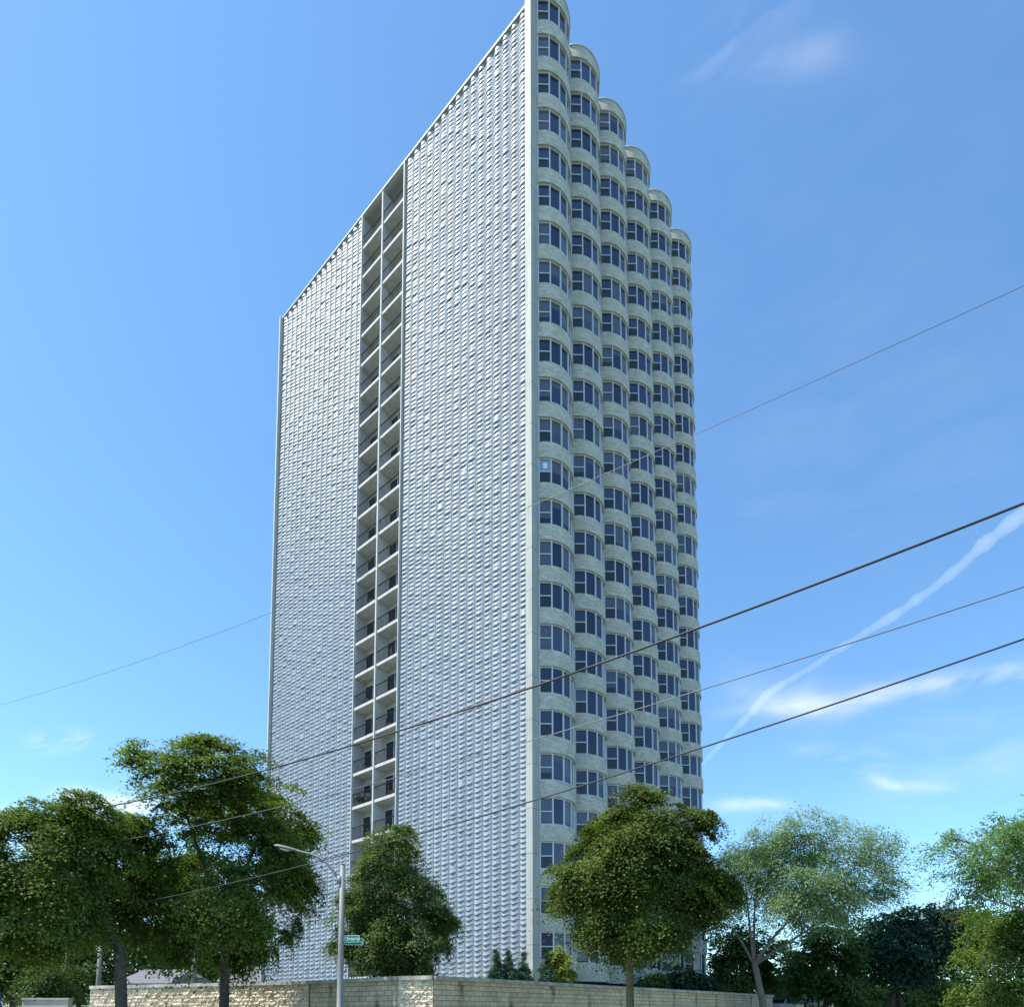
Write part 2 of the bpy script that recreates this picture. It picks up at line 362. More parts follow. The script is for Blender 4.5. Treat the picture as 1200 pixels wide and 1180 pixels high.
# scalloped screens: overlapping metal scales hung in columns
def screen(y0, y1, ncol):
    z0, z1 = BASE + 0.122, TOPZ - 0.175
    h = BL8; w = (y1 - y0) / ncol; nrow = int((z1 - z0) / h)
    nu, nv = 8, 4
    us = np.linspace(-0.5, 0.5, nu + 1); vs = np.linspace(0, 1, nv + 1)
    V = []; Fc = []
    bb = np.cos(np.pi * us) ** 1.1
    tmpl = []
    for v in vs:
        for u, bu in zip(us, bb):
            tmpl.append((-(0.030 + 0.120 * bu + 0.056 * (v ** 1.5) * bu ** 2.2), u * (0.91 - 0.10 * math.sin(math.pi * min(1, v * 1.1)) ** 2), -h * v * (0.96 + 0.36 * bu ** 1.5)))
    for u, bu in zip(us, bb):      # the lip, turned back under
        tmpl.append((-(0.025 + 0.116 * bu), u * 0.90, -h * (0.95 + 0.31 * bu ** 1.5)))
    T = np.array(tmpl); NT = len(T)
    q = []
    for j in range(nv + 1):
        for i in range(nu):
            a = j * (nu + 1) + i
            q.append((a, a + nu + 1, a + nu + 2, a + 1))
    q = np.array(q)
    for c in range(ncol):
        yc = y0 + w * (c + 0.5)
        for r in range(nrow):
            P = T.copy(); P[:, 0] *= 1 + 0.12 * rng.standard_normal() * 0.5
            P[:, 1] = yc + P[:, 1] * w; P[:, 2] += z1 - r * h + 0.012 * rng.standard_normal()
            V.append(P); Fc.append(q + NT * (c * nrow + r))
    V = np.concatenate(V); Fc = np.concatenate(Fc)
    me = bpy.data.meshes.new('screen_panel')
    me.vertices.add(len(V)); me.vertices.foreach_set('co', V.ravel())
    me.loops.add(Fc.size); me.loops.foreach_set('vertex_index', Fc.ravel())
    me.polygons.add(len(Fc)); me.polygons.foreach_set('loop_start', np.arange(len(Fc)) * 4)
    me.polygons.foreach_set('use_smooth', np.tile(np.array([j < nv for j in range(nv + 1) for i in range(nu)]), ncol * nrow))
    me.update(); me.validate()
    me.materials.append(M['screen'])
    o = mesh_obj('screen_panel', me, tower)
    k = MB(); k.box((-0.03, y0, z0), (0.017, y1, z1)); k.build('screen_backing', M['screen_back'], o)
screen(0.53, RY0 - 0.095, 16)
screen(RY1 + 0.095, YL - 0.175, 16)

# bay-window columns
PITCH, CH, HA = 3.93, 3.64, R(60)
RR = CH / 2 / math.sin(HA); YC = RR * math.cos(HA)
def arc(r, a): return (CH/2 + r * math.sin(a), YC - r * math.cos(a))
NA = 26
angs = np.linspace(-HA, HA, NA + 1)
def band(mb, z0, z1, ro, ri, m=0):
    for i in range(NA):
        a0, a1 = angs[i], angs[i+1]
        p0, p1, q0, q1 = arc(ro, a0), arc(ro, a1), arc(ri, a0), arc(ri, a1)
        mb.face([(*p0, z0), (*p1, z0), (*p1, z1), (*p0, z1)], m, [(a0*ro, z0), (a1*ro, z0), (a1*ro, z1), (a0*ro, z1)], True)
        mb.face([(*q0, z0), (*p0, z0), (*p0, z1), (*q0, z1)], m, None) if i == 0 else None
        mb.face([(*p1, z0), (*q1, z0), (*q1, z1), (*p1, z1)], m, None) if i == NA-1 else None
        mb.face([(*q0, z0), (*q1, z0), (*p1, z0), (*p0, z0)], m, [(a0*ri, z0), (a1*ri, z0), (a1*ro, z0+.3), (a0*ro, z0+.3)])
        mb.face([(*p0, z1), (*p1, z1), (*q1, z1), (*q0, z1)], m, [(a0*ro, z1), (a1*ro, z1), (a1*ri, z1+.3), (a0*ri, z1+.3)])
mb = MB()
edges = [BASE]
for i in range(NF):
    band(mb, (BASE if i == 0 else WT[i-1]), WT[i] - WH, RR, RR - 0.5)
band(mb, WT[-1], TOPB - 0.12, RR, RR - 0.5)
# closed ends behind the glass
for sgn in (-1, 1):
    a = sgn * HA; p = arc(RR - 0.03, a); q = arc(RR - 0.5, a)
    mb.face([(*p, BASE), (*q, BASE), (*q, TOPB-0.2), (*p, TOPB-0.2)], 0, [(0, 0), (.5, 0), (.5, TOPB), (0, TOPB)])
bay_me = mb.mesh('bay_column', [M['brick']])
cap = MB(); band(cap, TOPB - 0.118, TOPB + 0.0, RR + 0.06, RR - 0.6)
cap.face([(*arc(RR - 0.1, a), TOPB - 0.06) for a in angs] , 0)
cap_me = cap.mesh('bay_cap', [M['coping_metal']])
# one window band: five lights, sash bars in the end lights
EP = 0.02
pa = np.linspace(-HA + EP, HA - EP, 6)
def plate(a0, a1, z0, z1, r0, th, m):
    """flat bar between two plan angles, outer face at radius r0"""
    p0, p1 = np.array(arc(r0, a0)), np.array(arc(r0, a1)); n = np.array([math.sin((a0+a1)/2), -math.cos((a0+a1)/2)])
    q0, q1 = p0 - n*th, p1 - n*th
    P = [(*q0, z0), (*q1, z0), (*p1, z0), (*p0, z0), (*q0, z1), (*q1, z1), (*p1, z1), (*p0, z1)]
    for f in ((3,2,6,7), (0,3,7,4), (2,1,5,6), (4,7,6,5), (0,1,2,3)): wm.face([P[k] for k in f], m)
RG = RR - 0.15
M['blind'] = plain('window_blind', (0.085, 0.092, 0.125), 0.12, var=0.12, spec=0.7)
M['curtain'] = plain('curtain', (0.060, 0.066, 0.095), 0.1, var=0.2, spec=0.7)
win_meshes = []
for variant in range(16):
    wm = MB(); vr = random.Random(variant + 40)
    style = vr.choice(('clear', 'clear', 'clear', 'mixed', 'half', 'mixed', 'curtain'))
    for i in range(5):
        a0, a1 = pa[i], pa[i+1]
        g0, g1 = np.array(arc(RG, a0)), np.array(arc(RG, a1))
        zs = [(-WH + 0.02, -WH*0.52, 2), (-WH*0.52, -0.02, 1)] if i in (0, 4) else [(-WH + 0.02, -0.02, 1)]
        if style in ('blinds', 'half') or (style == 'mixed' and vr.random() < 0.4):
            cut = -WH * (0.5 if style == 'half' else vr.uniform(0.15, 0.9))
            out = []
            for z0, z1, m in zs:
                if cut <= z0: out.append((z0, z1, 3 if m == 1 else m))
                elif cut >= z1: out.append((z0, z1, m))
                else: out += [(z0, cut, m), (cut, z1, 3)]
            zs = out
        elif style == 'curtain' and vr.random() < 0.6: zs = [(z0, z1, 4 if m == 1 else m) for z0, z1, m in zs]
        for z0, z1, m in zs:
            wm.face([(*g0, z0), (*g1, z0), (*g1, z1), (*g0, z1)], m)
        if i in (0, 4): plate(a0 + 0.02, a1 - 0.02, -WH*0.52 - 0.03, -WH*0.52 + 0.035, RG + 0.05, 0.06, 0)
        plate(a0 + 0.004, a1 - 0.004, -0.075, -0.004, RG + 0.06, 0.08, 0); plate(a0 + 0.004, a1 - 0.004, -WH + 0.004, -WH + 0.075, RG + 0.06, 0.08, 0)
    for i, a in enumerate(pa):
        hw = 0.018 if i in (0, 5) else 0.021
        plate(a - hw, a + hw, -WH + 0.004, -0.004, RG + 0.08, 0.10, 0)
    for sgn in (-1, 1):
        a0, a1 = sorted((sgn * HA, sgn * (HA - EP + 0.006))); plate(a0 + .002, a1 - .002, -WH + 0.004, -0.004, RR - 0.02, 0.3, 0)
    win_meshes.append(wm.mesh('window', [M['frame'], M['glass'], M['screen_mesh'], M['blind'], M['curtain']]))
for k in range(6):
    bay = mesh_obj('bay_column', bay_me, tower, (0.38 + PITCH * k, 0.0, 0.0))
    mesh_obj('bay_cap', cap_me, bay)
    for i in range(NF):
        mesh_obj('window', win_meshes[random.randrange(16)], bay, (0, 0, WT[i]))
pb = MB()
g0, g1 = np.array(arc(RG + 0.004, pa[0])), np.array(arc(RG + 0.004, pa[1]))
def on_light(f, z): q = g0 + (g1 - g0) * f; return (q[0], q[1], z)
pb.face([on_light(.06, -.86), on_light(.94, -.86), on_light(.94, -.10), on_light(.06, -.10)], 0)
g0, g1 = np.array(arc(RG + 0.007, pa[0])), np.array(arc(RG + 0.007, pa[1]))
pb.face([on_light(.34, -.66), on_light(.68, -.66), on_light(.68, -.28), on_light(.34, -.28)], 1)
bay0 = [o for o in tower.children if o.name == 'bay_column'][0]
pb.build('window_poster', [plain('poster_blue', (0.24, 0.36, 0.50), 0.6, var=0.04), M['sign_white']], bay0, (0, 0, WT[11]))
for k in range(5):
    b = MB()
    x0 = 0.38 + PITCH * k + CH
    b.box((x0 + 0.012, -0.02, BASE), (x0 + PITCH - CH - 0.012, 0.018, TOPZ - 0.32))
    b.build('bay_joint_strip', M['pier'], tower)

# recessed balconies
BL = 2.822                                   # balcony storeys, measured slab to slab
z986 = 15.55 + 0.24 - TB
i0 = int((z986 - BASE - 0.3) // BL)
SL = [z986 + BL * (i - i0) for i in range(NF)]
DV = (RY0 + RY1) / 2
slab_mb = {}; rail_mb = {}; door_mb = {}
for side, (y0, y1) in enumerate(((RY0 + 0.004, DV - 0.078), (DV + 0.078, RY1 - 0.004))):
    s = MB(); s.box((-0.16, y0, -0.24), (RD - 0.004, y1, 0.0)); slab_mb[side] = s.mesh('balcony', [M['slab']])
    r = MB()
    r.box((-0.12, y0 + 0.002, 1.02), (-0.06, y1 - 0.002, 1.08)); r.box((-0.11, y0 + 0.002, 0.09), (-0.07, y1 - 0.002, 0.13))
    n = 17
    for i in range(n + 1):
        y = y0 + 0.02 + (y1 - y0 - 0.04) * i / n
        r.box((-0.097, y - 0.008, 0.132), (-0.083, y + 0.008, 1.018))
    rail_mb[side] = r.mesh('railing', [M['rail']])
    d = MB(); a, c = y1 - 2.20, y1 - 0.06
    d.box((RD - 0.03, a + 0.05, 0.05), (RD - 0.006, (a+c)/2 - 0.02, 2.12), 2); d.box((RD - 0.03, (a+c)/2 + 0.02, 0.05), (RD - 0.006, c - 0.05, 2.12), 1)
    for ya, yb in ((a, a + 0.06), ((a + c)/2 - 0.03, (a + c)/2 + 0.03), (c - 0.06, c)): d.box((RD - 0.07, ya, 0.004), (RD - 0.006, yb, 2.17), 0)
    d.box((RD - 0.068, a + 0.062, 2.112), (RD - 0.006, (a+c)/2 - 0.032, 2.168), 0); d.box((RD - 0.068, (a+c)/2 + 0.032, 2.112), (RD - 0.006, c - 0.062, 2.168), 0)
    door_mb[side] = d.mesh('sliding_door', [M['frame'], M['door_glass'], M['glass']])
for i in range(NF):
    z = SL[i]
    if z > TOPZ - 2.6: continue
    for side in (0, 1):
        o = mesh_obj('balcony', slab_mb[side], tower, (0, 0, z))
        mesh_obj('railing', rail_mb[side], o); mesh_obj('sliding_door', door_mb[side], o)
b = MB(); b.box((-0.24, DV - 0.075, BASE), (RD - 0.002, DV + 0.075, TOPZ - 0.352)); b.build('balcony_divider', M['slab'], tower)

# furniture standing on the balconies
def tw(x, y, z):
    c_, s_ = math.cos(R(49)), math.sin(R(49)); return (1.5 + x*c_ - y*s_, 41.5 + x*s_ + y*c_, TB + z)
M['furn'] = plain('dark_furniture', (0.035, 0.033, 0.035), 0.6); M['pot'] = plain('clay_pot', (0.28, 0.13, 0.07), 0.8)
def patio_chair(lvl, y, turn, label):
    r_ = empty('patio_chair', tw(0.36, y, SL[lvl] + 0.001), R(49 + turn), label=label, cat='chair', group='dark chairs on the balconies')
    a_ = MB(); a_.box((-0.24, -0.24, 0.41), (0.24, 0.24, 0.45)); a_.build('seat', M['furn'], r_)
    a_ = MB(); a_.box((0.20, -0.24, 0.452), (0.24, 0.24, 0.92)); a_.build('backrest', M['furn'], r_)
    for i in (-1, 1):
        for j in (-1, 1):
            a_ = MB(); a_.tube([(0.21*i, 0.21*j, 0), (0.21*i, 0.21*j, 0.41)], 0.02, 6); a_.build('leg', M['furn'], r_)
patio_chair(i0 + 1, RY1 - 0.75, 70, 'dark chair on the crowded left balcony above the pointed tree, beside the potted plant')
patio_chair(i0 + 1, RY1 - 1.55, 200, 'dark chair on the crowded left balcony above the pointed tree, beside the divider')
patio_chair(i0 + 1, RY0 + 1.1, 100, 'dark chair on the right balcony next to the crowded one')
patio_chair(i0 + 3, RY0 + 1.5, 80, 'dark chair on the right balcony two floors above the crowded one')
for n_, side, y_, lab in ((2, 'left', RY1 - 1.2, 'third'), (4, 'left', RY1 - 0.8, 'fifth'), (5, 'right', RY0 + 1.2, 'sixth'), (7, 'left', RY1 - 1.4, 'eighth')):
    patio_chair(i0 + n_, y_, random.choice((40, 110, 160)), 'dark chair on the %s balcony of the %s stack counted up from the pointed tree' % (lab, side))
pp_ = empty('potted_plant', tw(0.25, RY1 - 0.3, SL[i0 + 1] + 0.001), 0, label='potted plant on the crowded left balcony above the pointed tree', cat='plant')
a_ = MB(); a_.tube([(0,0,0), (0,0,0.02), (0,0,0.34), (0,0,0.38)], [0.13, 0.14, 0.19, 0.20], 12); a_.build('pot', M['pot'], pp_)
POT = pp_

# ------------------------------------------------------------------ ground, street, terrace
def sheet(name, poly_grid, mat, **kw):
    m_ = MB(); nx = len(poly_grid[0])
    for j in range(len(poly_grid) - 1):
        for i in range(nx - 1):
            m_.face([poly_grid[j][i], poly_grid[j][i+1], poly_grid[j+1][i+1], poly_grid[j+1][i]], 0)
    return m_.build(name, mat, **kw)
ys = [-400, -60, 0, 12, 30, 50, 70, 90, 112, 200, 500, 1500, 5000]
xs = [-5000, -800, -200, -60, -20, 0, 20, 60, 200, 800, 5000]
sheet('ground', [[(x, y, gz(y) - 0.02) for x in xs] for y in ys], M['lawn'], kind='structure', label='mown grass ground around the street corner')
U = np.array([-0.755, 0.656]); Vv = np.array([0.656, 0.755])   # along the two street fronts
def strip(name, c, d, n, o0, o1, t0, t1, lift, mat, **kw):
    rows = []
    ts = np.linspace(t0, t1, 40)
    for t in ts:
        row = []
        for o in (o0, o1):
            p = c + d * t + n * o; row.append((p[0], p[1], gz(p[1]) + lift))
        rows.append(row[::-1])
    return sheet(name, rows, mat, **kw)
A0 = np.array([-3.1, 26.0])
strip('street', A0, U, -Vv, 13.0, 24.0, -60, 120, 0.0, M['asphalt'], kind='structure', label='asphalt street along the screened front of the tower')
strip('street', A0, Vv, -U, 11.0, 22.0, -10, 160, 0.004, M['asphalt'], kind='structure', label='asphalt side street along the bay window front of the tower')
strip('pavement', A0, U, -Vv, 7.0, 9.2, -14, 120, 0.012, M['concrete'], kind='structure', label='concrete pavement below the sunlit retaining wall')
strip('pavement', A0, Vv, -U, 5.5, 7.6, -14, 160, 0.016, M['concrete'], kind='structure', label='concrete pavement below the shaded retaining wall')
strip('kerb', A0, U, -Vv, 12.8, 13.0, -60, 120, 0.12, M['concrete'], kind='structure', label='concrete kerb of the street')
strip('road_marking', A0, U, -Vv, 18.4, 18.52, -60, 120, 0.012, M['line'], kind='structure', label='yellow centre line of the street')

CZT = 3.06
wpts = [np.array([-22.5, 35.7]), np.array([-9.1, 30.05]), np.array([-4.45, 26.35]), np.array([-3.05, 25.9]), np.array([-3.05, 26.0]) + Vv * 36.5]
tm = MB()
tp = [tuple(p) for p in wpts] + [(22.0, 57.3), (36.0, 98.0), (-31.0, 98.0), (-31.0, 49.5)]
tm.face([(x, y, 2.86) for x, y in tp], 0)
for k in range(4, len(tp)):
    p, q = tp[k], tp[(k + 1) % len(tp)]
    tm.face([(*p, gz(p[1]) - 0.3), (*q, gz(q[1]) - 0.3), (*q, 2.86), (*p, 2.86)], 0)
tm.build('terrace_lawn', M['lawn'], kind='structure', label='raised lawn terrace behind the retaining wall')

# retaining wall ----------------------------------------------------
rw = empty('retaining_wall', (-3.05, 26.0, 0), label='long tan block retaining wall with stone coping in front of the tower', cat='wall')
off0 = np.array([-3.05, 26.0])
def wseg(a, b, rough, mat, disp=0.07):
    d = b - a; L = np.linalg.norm(d); d = d / L; n = np.array([d[1], -d[0]])   # towards the street
    if n[1] > 0: n = -n
    z0 = -0.4; z1 = CZT - 0.16
    m_ = MB()
    if rough:
        cw, ch = 0.06, 0.06
        nx, nz = int(L / cw), int((z1 - z0) / ch)
        g1 = rng.standard_normal((nz + 1, nx + 1))
        g2 = rng.uniform(-1, 1, (nz // 3 + 2, nx // 4 + 2))
        P = np.zeros((nz + 1, nx + 1, 3))
        for j in range(nz + 1):
            for i in range(nx + 1):
                blk = g2[j // 3, (i + (2 if (j // 3) % 2 else 0)) // 4]
                edge = 0.045 if (j % 3 == 0 or (i + (2 if (j // 3) % 2 else 0)) % 4 == 0) else 0
                o = disp * (0.55 * blk + 0.30 * g1[j, i]) - edge
                if i in (0, nx): o = 0
                q = a + d * (L * i / nx) + n * (0.05 + o) - off0
                P[j, i] = (q[0], q[1], z0 + (z1 - z0) * j / nz)
        for j in range(nz):
            for i in range(nx):
                m_.face([P[j, i], P[j, i+1], P[j+1, i+1], P[j+1, i]], 0)
        bk = [a - n*0.35 - off0, b - n*0.35 - off0]
        m_.face([(*bk[0], z0), (*bk[1], z0), (*bk[1], z1), (*bk[0], z1)], 0)
    else:
        p, q = a - off0, b - off0
        m_.face([(*p, z0), (*q, z0), (*q, z1), (*p, z1)], 0, [(0, z0), (L, z0), (L, z1), (0, z1)])
        bk = [p - n*0.35, q - n*0.35]
        m_.face([(*bk[0], z0), (*bk[1], z0), (*bk[1], z1), (*bk[0], z1)], 0, [(0, z0), (L, z0), (L, z1), (0, z1)])
        m_.face([(*p, z0), (*bk[0], z0), (*bk[0], z1), (*p, z1)], 0, [(0, z0), (.35, z0), (.35, z1), (0, z1)])
        m_.face([(*q, z0), (*bk[1], z0), (*bk[1], z1), (*q, z1)], 0, [(0, z0), (.35, z0), (.35, z1), (0, z1)])
    m_.build('wall_face', mat, rw)
    # coping stones
    c = MB(); nst = max(1, int(L / 1.2))
    for i in range(nst):
        s0, s1 = L * i / nst + 0.004, L * (i + 1) / nst - 0.004
        cc = a + d * (s0 + s1) / 2 - n * 0.13 - off0
        dz = random.uniform(-0.006, 0.006)
        c.obox(cc, d, n, (s1 - s0) / 2, 0.26, z1 + 0.003, CZT + dz)
    c.build('coping', M['coping'], rw)
wseg(wpts[0], wpts[1], True, M['rough_stone'])
wseg(wpts[1], wpts[2], False, M['block'])
wseg(wpts[2], wpts[3], True, M['rough_stone'])
wseg(wpts[3], wpts[4], False, M['block'])

# low pale garden wall further up the street
p0, p1 = pt(26, 1171, 38), pt(80, 1171, 38)
gw = MB(); gw.box((0, 0, -2.0), (p1[0]-p0[0], 0.4, 0.12)); gw.box((-0.04, -0.05, 0.123), (p1[0]-p0[0]+0.04, 0.45, 0.22))
gw.build('garden_wall', plain('pale_stone', (0.55, 0.50, 0.40), 0.9, var=0.15, bump=0.3), None, (p0[0], 38, p0[2]-0.12), label='low pale stone garden wall beyond the left end of the long wall', cat='wall')

# ------------------------------------------------------------------ vegetation
def leaves_mesh(name, pos, nrm, ln, wd, mat, axis=None):
    N = len(pos)
    nrm = nrm / (np.linalg.norm(nrm, axis=1, keepdims=True) + 1e-9)
    r = rng.standard_normal((N, 3)) if axis is None else axis + 0.55 * rng.standard_normal((N, 3))
    t = r - nrm * np.sum(r * nrm, axis=1, keepdims=True); t /= (np.linalg.norm(t, axis=1, keepdims=True) + 1e-9)
    b = np.cross(nrm, t)
    s = (0.65 + 0.7 * rng.random((N, 1)))
    l = ln * s; w_ = wd * s
    fold = nrm * (0.18 * w_)
    V = np.stack([pos - t*l*0.5, pos + b*w_*0.5 + t*l*0.05 + fold, pos + t*l*0.55, pos - b*w_*0.5 + t*l*0.05 + fold], axis=1).reshape(-1, 3)
    me = bpy.data.meshes.new(name)
    me.vertices.add(4 * N); me.vertices.foreach_set('co', V.ravel())
    me.loops.add(4 * N); me.loops.foreach_set('vertex_index', np.arange(4 * N))
    me.polygons.add(N); me.polygons.foreach_set('loop_start', np.arange(N) * 4)
    me.update(); me.materials.append(mat)
    return me

def bez(a, b, c, n=6):
    return [(1-t)**2*a + 2*t*(1-t)*b + t*t*c for t in np.linspace(0, 1, n)]

def tree(name, label, cat, base, lobes, Y, leafm, bark, n_clump, n_leaf, ln, wd, tr=0.2, cr=0.42, flat=0.4, depth=0.9,
         fork=None, stems=None, outer=0.5, limbs=9, group=None, elong=0.0, twigs=40, lean=None, part='crown', up=0.9, per=9, brad=1.5, fillf=0.30):
    """lobes: (px, py, r_px) read off the photograph at depth Y, spread in depth into a round crown"""
    base = np.array(base, float)
    L = []
    xs_ = np.array([l[0] for l in lobes]); cx_ = (xs_.min() + xs_.max()) / 2; hx = (xs_.max() - xs_.min()) / 2 + 1e-6
    for (px, py, r) in lobes:
        c = pt(px, py, Y); rm = r / F * Y
        k = math.sqrt(max(0.05, 1 - ((px - cx_) / (hx * 1.25)) ** 2)) * (hx / F * Y) * depth
        for o in ((-0.62, 0.62) if k > rm * 0.9 else (0.0,)):
            L.append((c + np.array([0, o * k + random.uniform(-0.15, 0.15) * rm, random.uniform(-.08, .08) * rm]), rm))
    C = np.array([l[0] for l in L]); RM = np.array([l[1] for l in L])
    pr = RM ** 2.2; pr /= pr.sum()
    mid = C.mean(axis=0)
    nb = max(6, int(n_clump / per))                                  # boughs, each a bunch of leafy clumps with gaps between
    bi = np.concatenate([np.arange(len(L)), rng.choice(len(L), max(1, nb - len(L)), p=pr)]); nb = len(bi)
    dv = rng.standard_normal((nb, 3)); dv /= np.linalg.norm(dv, axis=1, keepdims=True)
    bc = C[bi] + dv * RM[bi][:, None] * (outer + (1 - outer) * rng.random((nb, 1)) ** 0.6) * np.array([1, 1, 0.95])
    bo = bc - mid; bo /= (np.linalg.norm(bo, axis=1, keepdims=True) + 1e-9)
    idx = rng.integers(0, nb, n_clump)
    bs = cr * brad * (0.6 + 0.7 * rng.random(nb))[:, None]
    g0 = rng.standard_normal((n_clump, 3)) * np.array([1, 1, 0.42])
    cc = bc[idx] + g0 * bs[idx] * 0.6 + bo[idx] * bs[idx] * 0.25
    cc[:, 2] -= 0.22 * (g0[:, 0] ** 2 + g0[:, 1] ** 2) * bs[idx][:, 0]
    fill = rng.random(n_clump) < fillf                                # the rest of the crown's volume, between the boughs
    li_ = rng.choice(len(L), n_clump, p=pr); dv2 = rng.standard_normal((n_clump, 3)); dv2 /= np.linalg.norm(dv2, axis=1, keepdims=True)
    cf = C[li_] + dv2 * RM[li_][:, None] * (0.30 + 0.62 * rng.random((n_clump, 1)))
    lsel = np.where(fill, li_, bi[idx]); cc = np.where(fill[:, None], cf, cc)
    lc, lr = C[lsel], RM[lsel][:, None]
    dd = np.linalg.norm(cc - lc, axis=1, keepdims=True); lim = lr * (0.92 + 0.20 * rng.random((n_clump, 1)))
    cc = np.where(dd > lim, lc + (cc - lc) * lim / (dd + 1e-9), cc)
    cc[:, 2] = np.maximum(cc[:, 2], (C[:, 2] - RM * 0.95).min())
    outw = cc - mid; outw /= (np.linalg.norm(outw, axis=1, keepdims=True) + 1e-9)
    # leaves of every clump: a flattened, outward-tilted spray
    csz = cr * (0.55 + 0.9 * rng.random((n_clump, 1)))
    cn = np.array([0, 0, up]) + outw * 0.75 + 0.28 * rng.standard_normal((n_clump, 3)); cn /= np.linalg.norm(cn, axis=1, keepdims=True)
    I = np.repeat(np.arange(n_clump), n_leaf)
    g = rng.standard_normal((len(I), 3)); g -= cn[I] * np.sum(g * cn[I], axis=1, keepdims=True) * (1 - flat)
    if elong: g += outw[I] * np.sum(g * outw[I], axis=1, keepdims=True) * elong
    pos = cc[I] + g * csz[I] * 0.62
    pos[:, 2] -= 0.10 * np.sum(g * g, axis=1) * csz[I][:, 0]       # sprays droop at the rim
    nrm = cn[I] + 0.33 * rng.standard_normal((len(I), 3))
    me = leaves_mesh(part, pos - base, nrm, ln, wd, leafm, outw[I])
    root = empty(name, tuple(base), label=label, cat=cat, group=group)
    # trunk and limbs
    t = MB(); O = np.zeros(3)
    fk = (np.array(fork, float) - base) if fork is not None else (mid - base) * np.array([0.9, 0.9, 0.55])
    st = stems or [O]
    tips = []
    for s0 in st:
        s0 = np.array(s0, float)
        mdl = (s0 + fk) / 2 + np.array([random.uniform(-.1, .1), 0, 0]) * tr * 3
        P = bez(s0 - np.array([0, 0, 0.3]), mdl, fk, 7)
        t.tube(P, [tr*1.28, tr*1.08, tr*1.0, tr*0.95, tr*0.92, tr*0.88, tr*0.8], 10)
    order = rng.permutation(len(L)); mains = []
    nm = max(3, int(limbs * 0.36))
    ang = []
    for q in order:                                                   # main limbs leave the fork in different directions
        e = C[q] - base - fk; u_ = e / (np.linalg.norm(e) + 1e-9)
        if len(mains) < nm and all(np.dot(u_, v_) < 0.86 for v_ in ang):
            ang.append(u_); m1 = fk + e * 0.42 + np.array([0, 0, 0.20]) * np.linalg.norm(e) * (1 if e[2] > 0 else 0.3) + rng.standard_normal(3) * 0.05 * np.linalg.norm(e)
            P = bez(fk - np.array([0, 0, tr*0.5]), m1, fk + e * 0.9, 9); r0 = tr * random.uniform(0.42, 0.62)
            t.tube(P, [r0 * (1 - i / 8.6) ** 1.25 + 0.010 for i in range(9)], 7)
            mains.append((P, r0)); tips.append((P[-1], q))
    for q in [x for x in order if not any(x == k[1] for k in tips)][:max(0, limbs - len(mains))]:
        e = C[q] - base; P0, r0 = min(mains, key=lambda m_: np.linalg.norm(m_[0][5] - e)); k0 = random.choice((2, 3, 4, 5)); st_ = P0[k0]
        P = bez(st_, st_ + (e - st_) * 0.45 + np.array([0, 0, 0.15]) * np.linalg.norm(e - st_) + rng.standard_normal(3) * 0.06 * np.linalg.norm(e - st_), st_ + (e - st_) * 0.92, 7)
        r1 = r0 * (1 - k0 / 8.6) ** 1.25 * 0.72
        t.tube(P, [r1 * (1 - i / 6.8) ** 1.2 + 0.008 for i in range(7)], 6)
        tips.append((P[-1], q)); tips.append((P[3], q))
    if tips:
        for q in rng.permutation(n_clump)[:twigs]:
            e, li = min(tips, key=lambda a: np.linalg.norm(a[0] + base - cc[q]))
            c2 = cc[q] - base
            if np.linalg.norm(c2 - e) > 3.5: continue
            t.tube(bez(e, (e + c2) / 2 + np.array([0, 0, 0.12]), c2, 4), [tr*0.06+.007, tr*0.05+.006, tr*.04+.005, .005], 5)
    t.build('trunk', bark, root)
    mesh_obj(part, me, root)
    return root

LM = {
 'bronze': leaf_mat('bronze_green_leaf', (0.024, 0.046, 0.013), (0.160, 0.210, 0.042), 0.30),
 'maple': leaf_mat('maple_leaf', (0.036, 0.072, 0.017), (0.205, 0.275, 0.056), 0.38),
 'linden': leaf_mat('linden_leaf', (0.048, 0.084, 0.028), (0.165, 0.225, 0.070), 0.32),
 'locust': leaf_mat('locust_leaf', (0.13, 0.20, 0.10), (0.26, 0.36, 0.18), 0.42),
 'spray': leaf_mat('feathery_leaf', (0.085, 0.165, 0.065), (0.18, 0.30, 0.115), 0.45),
 'dark': leaf_mat('dark_leaf', (0.018, 0.048, 0.030), (0.052, 0.110, 0.062), 0.25),
 'purple': leaf_mat('dull_dark_leaf', (0.022, 0.026, 0.016), (0.06, 0.066, 0.040), 0.2),
 'lime': leaf_mat('yellow_green_leaf', (0.075, 0.125, 0.028), (0.20, 0.28, 0.070), 0.42),
 'juniper': leaf_mat('blue_green_needle', (0.035, 0.080, 0.050), (0.100, 0.175, 0.105), 0.1),
 'gold': leaf_mat('golden_leaf', (0.13, 0.17, 0.03), (0.30, 0.34, 0.07), 0.35),
 'mid': leaf_mat('garden_leaf', (0.042, 0.080, 0.024), (0.125, 0.185, 0.055), 0.3),
}
g_ = rng.standard_normal((160, 3)) * np.array([0.17, 0.17, 0.22]) + np.array([0, 0, 0.75])
mesh_obj('foliage', leaves_mesh('foliage', g_, g_ - np.array([0, 0, 0.5]), 0.16, 0.07, LM['mid']), POT)
def on_ground(px, Y): p = pt(px, 1180, Y); return (p[0], Y, gz(Y))
def on_terrace(px, Y): p = pt(px, 1180, Y); return (p[0], Y, 2.86)

